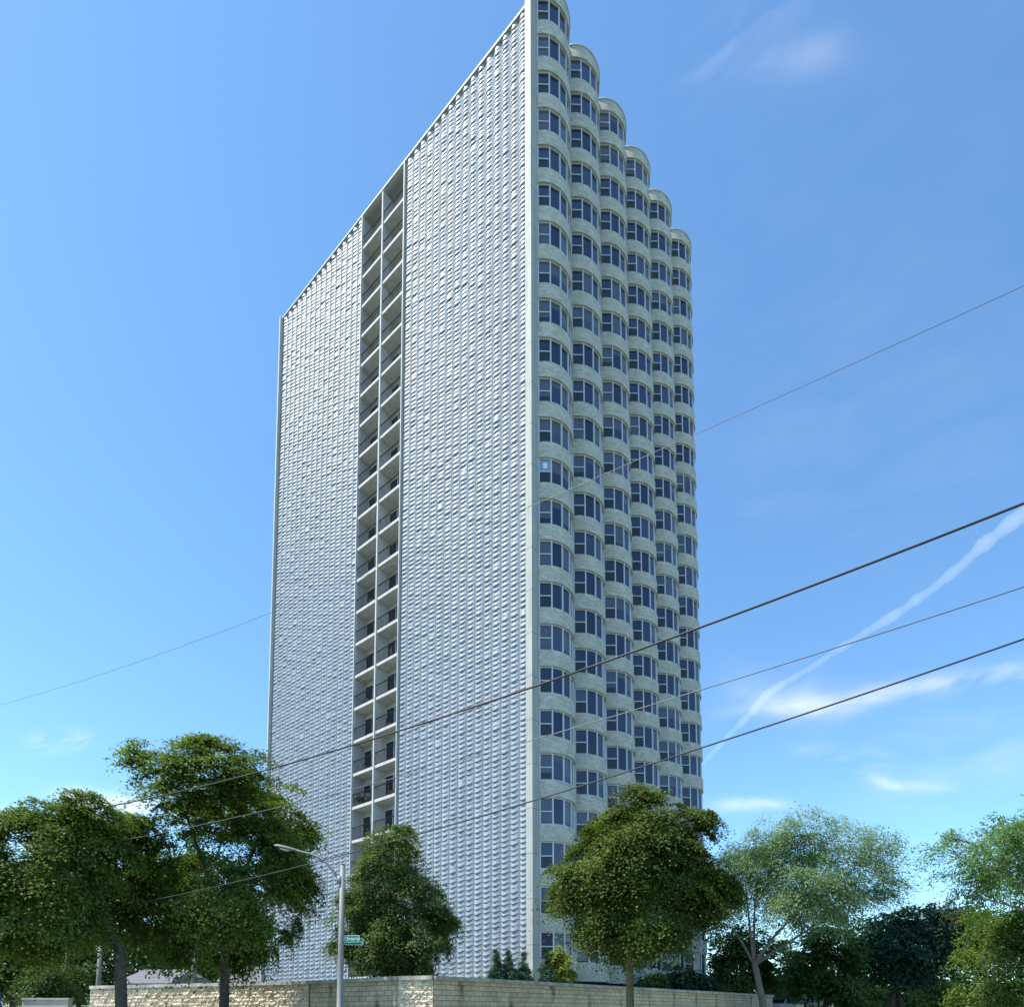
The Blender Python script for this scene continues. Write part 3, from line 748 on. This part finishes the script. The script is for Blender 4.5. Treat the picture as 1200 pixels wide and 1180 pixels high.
tree('maple_tree', 'tallest dark green maple in front of the sunlit wall, its crown crossing the screened front', 'tree', on_ground(263, 26.3),
     [(212,908,34),(250,905,30),(262,930,42),(300,918,32),(328,950,28),(232,965,50),(285,975,52),(328,990,34),(190,1008,40),(165,1030,32),(150,1062,22),
      (215,1045,48),(278,1045,52),(322,1040,34),(335,1012,24),(185,1080,28),(245,1088,36),(295,1092,34),(322,1078,22),(240,1110,18)],
     26.3, LM['maple'], M['bark'], 900, 200, 0.105, 0.085, per=13, brad=1.75, fillf=0.20, tr=0.19, cr=0.52, flat=0.22, fork=pt(264, 1098, 26.3), group='street maples along the wall')
tree('maple_tree', 'low spreading maple with a forked trunk at the left end of the wall', 'tree', on_ground(146, 22.5),
     [(75,958,26),(45,975,28),(100,962,30),(130,965,28),(20,1002,28),(60,1005,42),(110,1002,40),(8,1045,30),(45,1052,38),(95,1050,38),(130,1035,28),
      (20,1085,24),(70,1085,26),(118,1072,24),(-25,1035,36),(-30,1080,26),(150,1000,20)],
     22.5, LM['maple'], M['bark'], 820, 200, 0.095, 0.078, per=13, brad=1.75, fillf=0.20, tr=0.20, cr=0.47, flat=0.22, fork=pt(140, 1108, 22.5), group='street maples along the wall')
tree('maple_tree', 'round dense maple on a slim olive trunk in front of the bay windows', 'tree', on_ground(738, 23.5),
     [(759.5, 946, 14.7), (738.4, 952, 16.6), (725.9, 962, 23.9), (790.2, 965, 27.6), (694.2, 982, 29.4), (745.1, 985, 38.6), (805.6, 992, 31.3), (675.0, 1010, 23.9), (719.2, 1020, 40.5), (776.8, 1025, 44.2), (824.8, 1028, 27.6), (667.4, 1043, 18.4), (706.7, 1055, 35.0), (757.6, 1062, 38.6), (809.4, 1058, 31.3), (838.2, 1048, 14.7), (701.9, 1084, 18.4), (738.4, 1092, 23.9), (776.8, 1084, 25.8)],
     23.5, LM['bronze'], M['bark_olive'], 880, 210, 0.088, 0.072, per=9, brad=1.45, fillf=0.2, tr=0.145, cr=0.44, flat=0.2, fork=pt(738, 1092, 23.5), group='street maples along the wall')
tree('linden_tree', 'dense pointed green tree on the terrace in front of the balconies', 'tree', on_terrace(462, 33.5),
     [(476,980,8),(473,998,15),(441,988,9),(456,985,6),(437,1012,18),(456,1022,26),(496,1032,18),(480,1055,34),(432,1050,28),(512,1066,18),(414,1078,22),(450,1085,38),
      (495,1092,30),(522,1078,10),(414,1108,20),(450,1115,30),(486,1118,24)],
     33.5, LM['linden'], M['bark'], 900, 80, 0.13, 0.085, tr=0.17, cr=0.40, fork=pt(460, 1110, 33.5), flat=0.4)
tree('honey_locust_tree', 'airy pale green locust with a leaning forked trunk at the right end of the wall', 'tree', on_ground(898, 47.0),
     [(858,1002,24),(885,995,28),(905,998,30),(942,994,30),(975,998,32),(1005,1010,26),(1030,1002,10),(1024,1040,18),(868,1035,28),(910,1036,38),(955,1036,40),
      (995,1036,30),(848,1060,22),(890,1068,26),(935,1070,26),(975,1070,22),(1008,1060,16),(920,985,22),(990,988,12)],
     47.0, LM['locust'], M['bark_grey'], 1000, 62, 0.22, 0.07, per=5, tr=0.24, cr=0.62, fork=pt(884, 1128, 47.0), outer=0.25, limbs=16, elong=0.6, twigs=140, flat=0.5)
tree('locust_tree', 'feathery bright green locust reaching in beside the dark tree at the right edge', 'tree', on_ground(1255, 31.0),
     [(1198,955,20),(1172,985,20),(1138,988,14),(1112,993,10),(1160,1008,18),(1122,1014,10),(1192,1010,28),(1182,1035,20),(1215,980,36),(1240,960,40),(1250,1010,45),(1100,985,6),(1150,1040,10)],
     31.0, LM['spray'], M['bark_grey'], 620, 60, 0.18, 0.055, per=5, tr=0.22, cr=0.48, fork=pt(1245, 1090, 31.0), outer=0.2, limbs=13, elong=1.2, twigs=90, flat=0.3)
tree('locust_tree', 'sunlit yellow green tree with low branches filling the lower right corner', 'tree', on_ground(1205, 35.0),
     [(1185,1062,26),(1205,1090,36),(1172,1100,24),(1150,1122,18),(1188,1130,34),(1162,1150,24),(1142,1166,16),(1205,1160,36),(1240,1110,45),(1180,1172,22)],
     35.0, LM['lime'], M['bark'], 560, 70, 0.17, 0.085, tr=0.2, cr=0.5, fork=pt(1205, 1150, 35.0), flat=0.4)
tree('dark_tree', 'dark bluish green tree on two stems right of the pale locust', 'tree', on_ground(1048, 62.0),
     [(1050,1080,26),(1020,1096,24),(1080,1092,26),(1108,1110,20),(1040,1112,32),(1075,1116,28),(1002,1116,18),(1055,1135,20),(1030,1135,16)],
     62.0, LM['dark'], M['bark'], 520, 34, 0.34, 0.24, tr=0.28, cr=0.75, fork=pt(1050, 1150, 62.0), stems=[(-0.7, 0, 0), (0.9, 0.3, 0)], flat=0.3)
tree('dark_tree', 'bushy dark green tree between the pale locust and the two stemmed tree', 'tree', on_ground(965, 58.0),
     [(962,1098,24),(985,1108,24),(945,1122,22),(972,1132,28),(996,1142,22),(950,1150,20),(980,1160,18)],
     58.0, LM['mid'], M['bark'], 420, 34, 0.32, 0.22, tr=0.22, cr=0.7, flat=0.35)
tree('dark_tree', 'dull brownish green tree behind the dark two stemmed tree', 'tree', on_ground(1118, 84.0),
     [(1085,1074,18),(1110,1070,18),(1132,1083,20),(1142,1104,18),(1120,1112,22),(1095,1100,18)],
     84.0, LM['purple'], M['bark'], 300, 34, 0.42, 0.32, tr=0.3, cr=0.95, flat=0.35)
tree('dark_tree', 'dark leafy tree behind the wall at the right foot of the tower', 'tree', on_terrace(868, 61.0),
     [(852,1105,22),(878,1112,26),(842,1132,18),(862,1142,24),(888,1140,22),(845,1155,14)],
     61.0, LM['mid'], M['bark'], 420, 34, 0.30, 0.22, tr=0.22, cr=0.7, flat=0.35)
tree('yellow_green_tree', 'small sunlit yellow green tree glimpsed behind the locust trunk', 'tree', on_ground(918, 82.0),
     [(915,1118,20),(900,1140,16),(925,1140,18),(912,1158,18)], 82.0, LM['lime'], M['bark'], 220, 32, 0.4, 0.26, tr=0.2, cr=0.9)
for px, pys, lab in ((1012, (1156,1164,1172), 'left of the two dark stems'), (1072, (1152,1162,1172), 'between the two dark stems'), (1118, (1148,1160,1172), 'right of the two dark stems')):
    tree('garden_bush', 'yellow green bush ' + lab, 'bush', on_ground(px, 74.0), [(px-13, pys[1], 14), (px+12, pys[0], 14), (px, pys[2], 16), (px-20, pys[2]+2, 12), (px+20, pys[2], 12)], 74.0,
         LM['lime'], M['bark'], 220, 36, 0.30, 0.19, tr=0.08, cr=0.6, limbs=4, twigs=8, part='foliage', group='yellow green bushes at the right')
# far wood closing the horizon
N_ = 42000
fx = rng.uniform(-260, 330, N_); fy = 150 + 20 * rng.random(N_); top_ = 6.2 + 2.2 * np.sin(fx * 0.09) + 1.6 * np.sin(fx * 0.23 + 1) + 1.0 * np.sin(fx * 0.61)
fz = 3.0 + top_ * rng.random(N_) ** 0.75 * (0.75 + 0.25 * rng.random(N_))
me = leaves_mesh('far_wood', np.stack([fx, fy, fz - 3.0], 1), np.stack([0.4 * rng.standard_normal(N_), -0.5 + 0.4 * rng.standard_normal(N_), 0.8 + 0 * fx], 1), 1.1, 0.9, LM['mid'])
mesh_obj('far_wood', me, None, (0, 0, 3.0), kind='stuff', label='distant belt of green trees closing the horizon')
# background trees on the left
bgs = [((20,1108), 'dark tree at the far left edge behind the low maple', 46.0, [(18,1105,26),(-10,1115,30),(35,1125,20),(5,1140,24)], 'mid'),
       ((92,1110), 'dark tree behind the forked trunk of the low maple', 60.0, [(60,1108,28),(92,1105,30),(120,1118,26),(75,1130,28),(108,1140,24)], 'mid'),
       ((195,1115), 'green tree behind the grey roofed house', 78.0, [(175,1105,24),(200,1112,24),(222,1120,22),(190,1132,22),(160,1125,22)], 'mid'),
       ((245,1115), 'green tree behind the trunk of the tallest maple', 84.0, [(238,1108,22),(258,1115,22),(280,1118,20),(245,1132,22),(270,1138,20),(298,1128,14)], 'linden')]
for (px, py), lab, Y, lb, lm in bgs:
    tree('background_tree', lab, 'tree', on_ground(px, Y), lb, Y, LM[lm], M['bark'], 360, 34, 0.0055*Y, 0.004*Y, tr=0.22, cr=0.0115*Y, limbs=6, twigs=16, group='background trees at the left')
tree('garden_bush', 'light green bush above the low pale garden wall', 'bush', on_ground(62, 41.0), [(50,1142,20),(72,1138,18),(60,1155,22),(38,1158,14),(82,1160,12)], 41.0,
     LM['mid'], M['bark'], 260, 36, 0.17, 0.1, tr=0.05, cr=0.4, limbs=5, twigs=10, part='foliage')

def cone_shrub(name, label, px, top, bot, Y, rpx, leafm, n, ln, wd, group=None, elong=0.3):
    k = 6; lb = []
    for i in range(k):
        f = i / (k - 1); y = top + (bot - top) * (0.08 + 0.9 * f); lb.append((px + random.uniform(-1, 1), y, rpx * (0.22 + 0.78 * f)))
    return tree(name, label, 'shrub', on_terrace(px, Y), lb, Y, leafm, M['bark'], int(n*1.6), 34, ln, wd, tr=0.04, cr=0.11, limbs=3, twigs=4, depth=0.0, per=3, brad=0.8, part='foliage', group=group, up=1.4, elong=elong, flat=0.7)
cone_shrub('juniper_shrub', 'leftmost upright blue green juniper on the wall before the screen', 581, 1112, 1150, 31.6, 10, LM['juniper'], 200, 0.09, 0.035, 'upright junipers behind the wall')
cone_shrub('juniper_shrub', 'second upright blue green juniper, close beside the leftmost', 596, 1110, 1150, 31.9, 11, LM['juniper'], 220, 0.09, 0.035, 'upright junipers behind the wall')
cone_shrub('juniper_shrub', 'upright blue green juniper just left of the white corner pier', 614, 1115, 1151, 32.6, 11, LM['juniper'], 220, 0.09, 0.035, 'upright junipers behind the wall')
cone_shrub('juniper_shrub', 'upright blue green juniper touching the golden shrub', 640, 1110, 1153, 33.4, 11, LM['juniper'], 220, 0.09, 0.035, 'upright junipers behind the wall')
tree('golden_shrub', 'yellow leaved shrub beside the junipers at the corner pier', 'shrub', on_terrace(656, 34.3), [(653,1114,9),(648,1124,10),(660,1128,11),(655,1142,14),(666,1143,8)], 34.3,
     LM['gold'], M['bark'], 170, 30, 0.13, 0.08, tr=0.04, cr=0.2, limbs=4, twigs=8, part='foliage')
for px, py, r, Y, lab in ((765,1148,9,47.5,'small dark shrub behind the slim maple trunk'), (798,1144,15,49,'wide dark shrub under the lowest bay windows'), (824,1146,11,51,'dark shrub at the foot of the last bay')):
    tree('dark_shrub', lab, 'shrub', on_terrace(px, Y), [(px-r*.7, py, r*.8), (px+r*.6, py+1, r*.8), (px, py+6, r), (px-r*1.3, py+6, r*.6), (px+r*1.3, py+5, r*.6)], Y, LM['dark'] if Y != 47.5 else LM['mid'], M['bark'], 150, 30, 0.2, 0.12, tr=0.04, cr=0.36, limbs=4, twigs=6, part='foliage', group='dark shrubs along the bay fronts')

# ------------------------------------------------------------------ street lamp and signs
LY = 22.0
lb = pt(398, 1180, LY); lx = lb[0]; lz = gz(LY)
topz = pt(398.5, 1013, LY)[2]
lamp = empty('street_lamp', (lx, LY, lz), label='grey steel street lamp with a curved arm in front of the pointed tree', cat='street lamp')
m_ = MB()
H = topz - lz
m_.tube([(0,0,0), (0,0,0.02), (0,0,0.25), (0,0,0.27), (0,0,H*0.5), (0,0,H)], [0.17, 0.17, 0.16, 0.105, 0.095, 0.075], 14); m_.tube([(0,0,H), (0,0,H+0.04)], [0.082, 0.05], 12)
m_.build('pole', M['galv'], lamp)
pr = lambda x, y: pt(x, y, LY) - np.array([lx, LY, lz])
arm = [pr(397.5,1031), pr(392,1022), pr(384,1012), pr(374,1004.5), pr(363,1000), pr(352,997.5), pr(346,996)]
m_ = MB(); m_.tube(arm, [0.05, 0.048, 0.045, 0.042, 0.038, 0.036, 0.035], 10)
m_.tube([pr(398.4,1026.5), pr(398.4,1035)], 0.105, 12); m_.build('arm', M['galv'], lamp)
hd = MB()
a, c = pr(350,997), pr(321,990.5)
pts_ = [a + (c - a) * f for f in (0, .08, .22, .42, .62, .8, .93, 1.0)]; wd_ = [0.04, .07, .10, .125, .135, .125, .09, .02]
ring = 12; base_i = len(hd.v)
axd = (c - a) / np.linalg.norm(c - a); sdv = np.array([0, 1.0, 0]); upv = np.cross(axd, sdv); upv = upv if upv[2] > 0 else -upv
for p_, w_ in zip(pts_, wd_):
    for k in range(ring):
        an = 2 * math.pi * k / ring; u_ = math.sin(an); hgt = 0.075 if u_ > 0 else 0.04
        hd.v.append(tuple(p_ + sdv * w_ * 1.15 * math.cos(an) + upv * u_ * (hgt * (w_ / .135) ** .6)))
for i in range(len(pts_) - 1):
    for k in range(ring):
        k2 = (k + 1) % ring; hd.f.append((base_i+i*ring+k, base_i+i*ring+k2, base_i+(i+1)*ring+k2, base_i+(i+1)*ring+k)); hd.m.append(0); hd.uv.append(None); hd.sm.append(True)
hd.f.append(tuple(base_i + k for k in range(ring))); hd.m.append(0); hd.uv.append(None); hd.sm.append(False)
h_o = hd.build('lamp_head', M['galv'], lamp)
ln_ = MB(); cpt = a + (c - a) * 0.55 - upv * 0.045
prev = None
for f, s_ in ((0, 1.0), (0.5, 0.85), (1.0, 0.3)):
    rg = [cpt - upv * 0.05 * f + axd * 0.19 * s_ * math.cos(2*math.pi*k/12) + sdv * 0.10 * s_ * math.sin(2*math.pi*k/12) for k in range(12)]
    if prev:
        for k in range(12): ln_.face([prev[k], prev[(k+1)%12], rg[(k+1)%12], rg[k]], 0, None, True)
    prev = rg
ln_.face(prev, 0); ln_.build('lamp_lens', M['lamp_lens'], h_o)

def text_mesh(body, size):
    cu = bpy.data.curves.new('lettering', 'FONT'); cu.body = body; cu.size = size; cu.extrude = 0.0015; cu.align_x = 'CENTER'; cu.align_y = 'CENTER'
    o = bpy.data.objects.new('lettering', cu); COL.objects.link(o)
    bpy.context.view_layer.update()
    me = bpy.data.meshes.new_from_object(o.evaluated_get(bpy.context.evaluated_depsgraph_get()))
    bpy.data.objects.remove(o); me.materials.clear(); me.materials.append(M['sign_white']); return me
def street_sign(cx_, cz_, wid, hei, ang, parts_, label, back):
    """blade sign clamped to the lamp pole; ang turns it about the pole"""
    r_ = empty('street_sign', (lx, LY, cz_), ang, label=label, cat='sign', group='green street name signs on the lamp pole')
    s = MB(); x0 = 0.10; rc = 0.03
    out = []
    for (qx, qz, a0) in ((x0+wid-rc, hei/2-rc, 0), (x0+rc, hei/2-rc, 90), (x0+rc, -hei/2+rc, 180), (x0+wid-rc, -hei/2+rc, 270)):
        for k in range(5): out.append((qx + rc*math.cos(R(a0+22.5*k)), qz + rc*math.sin(R(a0+22.5*k))))
    def plate_(ins, y, m, flip):
        cxx = x0 + wid/2
        P = [((p[0]-cxx)*(1-2*ins/wid)+cxx, y, p[1]*(1-2*ins/hei)) for p in out]
        s.face(P if not flip else P[::-1], m)
    yy = -0.004 + back; 
    for sgn in (-1, 1):
        plate_(0, yy + sgn*0.004, 1, sgn > 0); plate_(0.014, yy + sgn*0.0055, 0, sgn > 0)
    n = len(out)
    for k in range(n):
        p, q = out[k], out[(k+1) % n]; s.face([(p[0], yy-.004, p[1]), (q[0], yy-.004, q[1]), (q[0], yy+.004, q[1]), (p[0], yy+.004, p[1])], 1)
    s.build('blade', [M['sign_green'], M['sign_white']], r_)
    br_ = MB(); br_.box((0.055, yy-0.025, -hei*0.35), (0.125, yy-0.0065, hei*0.35)); br_.box((0.055, yy+0.0065, -hei*0.35), (0.125, yy+0.025, hei*0.35)); br_.build('bracket', M['galv'], r_)
    lt = None
    for body, size, ox, oz in parts_:
        me = text_mesh(body, size)
        o = mesh_obj('lettering', me, r_, (x0 + wid*ox, yy - 0.0085, hei*oz)); o.rotation_euler = (R(90), 0, 0)
    return r_
street_sign(0, pt(398, 1099.8, LY)[2], 0.53, 0.235, R(-6), [('E', 0.10, 0.09, 0.03), ('Ontario', 0.165, 0.53, 0.0)], 'green sign reading E Ontario on the lamp pole', 0.0)
street_sign(0, pt(398, 1102.3, LY)[2] - 0.01, 0.62, 0.225, R(6), [('St', 0.13, 0.92, -0.05)], 'green street sign half hidden behind the Ontario sign', 0.05)

# ------------------------------------------------------------------ overhead wires
def wire(pxs, Y0, Y1, r, mat, label):
    """three sight points give the sag; the wire hangs in a vertical plane running along the street"""
    a = (0 - CX) / F * Y0; b_ = (1200 - CX) / F * Y1
    P0, P1 = np.array([a, Y0]), np.array([b_, Y1])
    ss, zz = [], []
    for px, py in pxs:
        k = (px - CX) / F
        # x = k*d, d ~ y (small tilt): solve on the plan line by iteration
        s = 0.5
        for _ in range(30):
            q = P0 + (P1 - P0) * s; w3 = pt(px, py, q[1]); 
            dx = P1[0] - P0[0]; s = (w3[0] - P0[0]) / dx
        ss.append(s); zz.append(w3[2])
    cf = np.polyfit(ss, zz, 2)
    s_ = np.linspace(-0.35, 1.12, 60)
    P = [(*(P0 + (P1 - P0) * s), np.polyval(cf, s)) for s in s_]
    o = np.array(P[0]); m_ = MB(); m_.tube([np.array(p) - o for p in P], r, 6)
    m_.build('overhead_wire', mat, None, tuple(o), label=label, cat='wire', group='overhead wires along the street')
wire([(0,962),(380,882),(820,738),(1200,588)], 24, 9.0, 0.021, M['wire'], 'thickest black overhead cable crossing the front of the tower')
wire([(32,1001.5),(348,941),(640,862),(822,808),(1200,688)], 25, 10, 0.010, M['wire_pale'], 'thin grey overhead wire between the two black cables')
wire([(354,1014),(553,960),(820,876),(1200,749)], 26, 10.5, 0.016, M['wire'], 'lowest black overhead cable passing above the street lamp')
wire([(0,826),(318,718),(640,585),(820,507),(1200,335)], 22, 8.0, 0.005, M['wire_pale'], 'topmost thin overhead wire crossing the middle of the tower')

# ------------------------------------------------------------------ houses, poles, cars
def house(px, Y, ridge_y, eave_y, wpx, label, rot, chim):
    zr, ze = pt(px, ridge_y, Y)[2], pt(px, eave_y, Y)[2]
    c = pt(px, eave_y, Y); w_ = wpx / F * Y; d_ = 8.0
    r_ = empty('house', (c[0], Y, 2.86), rot, label=label, cat='house', group='grey roofed houses behind the wall')
    z0 = -1.4; e = ze - 2.86; t = zr - 2.86
    m1 = MB(); m1.box((-w_/2, 0, z0), (w_/2, d_, e))
    m1.face([(-w_/2, 0, e), (-w_/2, d_, e), (-w_/2+w_*.0, d_/2, t)], 0); m1.face([(w_/2, 0, e), (w_/2, d_, e), (w_/2, d_/2, t)], 0)
    m1.build('wall', M['siding'], r_)
    m2 = MB(); ov = 0.35; th = 0.14; i_ = w_ * 0.12
    sl = (t - e) / (d_/2); e2 = e - sl*ov
    xL, xR, xl, xr = -w_/2-ov, w_/2+ov, -w_/2-ov+i_*0.6, w_/2+ov-i_
    for up_ in (0, th):
        m2.face([(xL, -ov, e2+up_), (xR, -ov, e2+up_), (xr, d_/2, t+up_), (xl, d_/2, t+up_)], 0); m2.face([(xR, d_+ov, e2+up_), (xL, d_+ov, e2+up_), (xl, d_/2, t+up_), (xr, d_/2, t+up_)], 0)
        m2.face([(xR, -ov, e2+up_), (xR, d_+ov, e2+up_), (xr, d_/2, t+up_)], 0); m2.face([(xL, d_+ov, e2+up_), (xL, -ov, e2+up_), (xl, d_/2, t+up_)], 0)
    m2.face([(xL, -ov, e2), (xR, -ov, e2), (xR, -ov, e2+th), (xL, -ov, e2+th)], 0); m2.face([(xR, -ov, e2), (xR, d_+ov, e2), (xR, d_+ov, e2+th), (xR, -ov, e2+th)], 0)
    ro = m2.build('roof', M['shingle'], r_)
    if chim is not None:
        m3 = MB(); m3.box((chim-0.25, d_/2-1.6, e), (chim+0.25, d_/2-1.1, t+0.5)); m3.build('chimney', M['siding'], ro)
    for x_ in (-w_*0.28, w_*0.22):
        m4 = MB(); m4.box((x_-0.6, -0.05, e-1.7), (x_+0.6, -0.003, e-0.5), 0); m4.box((x_-0.52, -0.06, e-1.62), (x_+0.52, -0.052, e-0.58), 1); m4.build('window', [M['white_paint'], M['door_glass']], r_)
house(168, 66, 1134, 1152, 66, 'low house with a dark grey roof between the maple trunks', R(-6), None)
house(290, 63, 1121, 1149, 58, 'house with a pale grey roof at the left foot of the tower', R(8), 0.2)

def utility_pole(px, Y, top, r, label, arms):
    z1 = pt(px, top, Y)[2]; x_ = pt(px, 1180, Y)[0]
    r_ = empty('utility_pole', (x_, Y, 2.8 if px > 200 else gz(Y)), label=label, cat='utility pole', group='wooden utility poles at the left')
    h_ = z1 - r_.location.z
    m1 = MB(); m1.tube([(0,0,-0.4), (0,0,h_*0.5), (0,0,h_)], [r*1.15, r, r*0.85], 10); m1.build('pole', M['wood'], r_)
    if arms:
        m2 = MB(); m2.box((-1.1, -0.14, h_-0.75), (1.1, -0.02, h_-0.62)); m2.build('crossarm', M['wood'], r_)
        for q in (-1.0, -0.4, 0.4, 1.0):
            m3 = MB(); m3.tube([(q, -0.08, h_-0.62), (q, -0.08, h_-0.54), (q, -0.08, h_-0.48)], [0.035, 0.05, 0.03], 8); m3.build('insulator', M['lamp_lens'], r_)
utility_pole(226, 58, 1098, 0.22, 'weathered utility pole beside the grey house roof', False)
utility_pole(76, 50, 1085, 0.15, 'thin utility pole in front of the dark trees at left', True)
utility_pole(114, 56, 1108, 0.19, 'short utility pole behind the low maple', False)

def car(px, Y, rot, colour, label, van=False):
    x_ = pt(px, 1180, Y)[0]
    r_ = empty('parked_van' if van else 'parked_car', (x_, Y, gz(Y) + 0.01), rot, label=label, cat='van' if van else 'car')
    prof = [(-2.2,.35),(-2.25,.75),(-2.1,.95),(-1.35,1.0),(-0.75,1.42),(0.9,1.46),(1.6,1.0),(2.15,.92),(2.25,.6),(2.2,.35)]
    if van: prof = [(-2.6,.4),(-2.65,1.0),(-2.6,2.1),(-2.4,2.3),(1.2,2.3),(1.9,1.35),(2.55,1.15),(2.65,.7),(2.6,.4)]
    hw = 0.88 if not van else 0.98
    m1 = MB(); sect = [(-hw, 1.0), (-hw*0.97, 1.0)]
    n = len(prof)
    def half(y_, zf): return [(p[0], y_ * (1 if p[1] < 1.05 else 0.86), p[1]) for p in prof]
    A_, B_ = half(-hw, 0), half(hw, 0)
    for k in range(n):
        k2 = (k + 1) % n; m1.face([A_[k], A_[k2], B_[k2], B_[k]], 0)
    m1.face(A_[::-1], 0); m1.face(B_, 0)
    m1.build('body', plain('car_paint', colour, 0.25, metal=0.2, var=0.03), r_)
    g_ = MB()
    zt, zb = (1.36, 1.02) if not van else (2.0, 1.4)
    for s in (-1, 1):
        for xa, xb in (((-0.95, -0.05), (0.05, 1.1)) if not van else ((0.2, 1.2),)):
            yb, yt = s*(hw*0.98 + .004), s*(hw*0.86 + 0.012)
            g_.face([(xa-0.15, yb, zb+.03), (xb+0.15, yb, zb+.03), (xb-0.1, yt, zt), (xa+0.1, yt, zt)], 0)
    if not van:
        g_.face([(-1.30, -hw*.8, 1.05), (-1.30, hw*.8, 1.05), (-0.80, hw*.72, 1.41), (-0.80, -hw*.72, 1.41)], 0); g_.face([(1.56, -hw*.8, 1.05), (1.56, hw*.8, 1.05), (0.97, hw*.72, 1.44), (0.97, -hw*.72, 1.44)], 0)
    g_.build('window', M['door_glass'], r_)
    tyre = plain('tyre_rubber', (0.02, 0.02, 0.02), 0.8)
    for s in (-1, 1):
        for xw in (-1.4, 1.4):
            w1 = MB(); w1.tube([(xw, s*(hw-0.2), 0.33), (xw, s*(hw+0.01), 0.33)], 0.33, 18); wo = w1.build('wheel', tyre, r_)
            w2 = MB(); w2.tube([(xw, s*(hw-0.02), 0.33), (xw, s*(hw+0.018), 0.33)], 0.19, 12); w2.build('rim', M['galv'], wo)
    for s in (-1, 1):
        l1 = MB(); l1.box((2.17, s*0.62-0.16, 0.68), (2.262 if not van else 2.67, s*0.62+0.16, 0.82)); l1.build('headlight', M['lamp_lens'], r_)
car(948, 66, R(40), (0.03, 0.03, 0.035), 'black parked car under the trees right of the locust trunk')
car(918, 60, R(40), (0.55, 0.57, 0.6), 'silver parked car behind the locust trunk')
car(-50, 36, R(150), (0.02, 0.06, 0.30), 'blue parked van at the far left edge', van=True)

# ------------------------------------------------------------------ condensation trail
trail = [(800,918,3),(828,890,5),(850,866,6),(880,836,8),(896,816,9),(918,801,7),(955,779,7),(1000,750,8),(1060,713,10),(1110,677,12),(1150,641,14),(1200,601,17),(1260,552,20)]
o = np.array([0.0, 3200, 900]); rings = []; nr = 12
dense = []
tt = np.linspace(0, len(trail) - 1, 220)
TA = np.array(trail, float)
for t_ in tt: dense.append([np.interp(t_, range(len(trail)), TA[:, k]) for k in range(3)])
m_ = MB(); PP = []; RRd = []
jr = np.convolve(rng.random(240), np.ones(5) / 5, 'same'); jp = np.stack([np.convolve(rng.standard_normal(240), np.ones(6) / 6, 'same') for _ in range(3)], 1)
for i, (x_, y_, r_) in enumerate(dense):
    Y = 3600 - 7 * i
    PP.append(pt(x_, y_, Y) + jp[i] * 2.5); RRd.append(r_ * 0.58 / F * Y * (0.45 + 1.1 * jr[i]))
o = PP[0].copy()
m_.tube([p - o for p in PP], RRd, nr)
cm = bpy.data.materials.new('ice_vapour'); cm.use_nodes = True; ct = cm.node_tree; ct.nodes.clear()
vo = ct.nodes.new('ShaderNodeVolumePrincipled'); oo = ct.nodes.new('ShaderNodeOutputMaterial'); ct.links.new(vo.outputs[0], oo.inputs['Volume'])
vo.inputs['Color'].default_value = (1, 1, 1, 1); vo.inputs['Density'].default_value = 0.0058; vo.inputs['Anisotropy'].default_value = 0.0
ob = m_.build('contrail', cm, None, tuple(o), kind='stuff', label='white aircraft condensation trail slanting up the sky at the right')

# ------------------------------------------------------------------ render settings
scn.view_settings.view_transform = 'Standard'; scn.view_settings.look = 'None'; scn.view_settings.exposure = 0.72; scn.view_settings.gamma = 1.0
scn.render.engine = 'CYCLES'
scn.cycles.max_bounces = 8; scn.cycles.volume_bounces = 2; scn.cycles.transparent_max_bounces = 8
scn.cycles.use_denoising = True
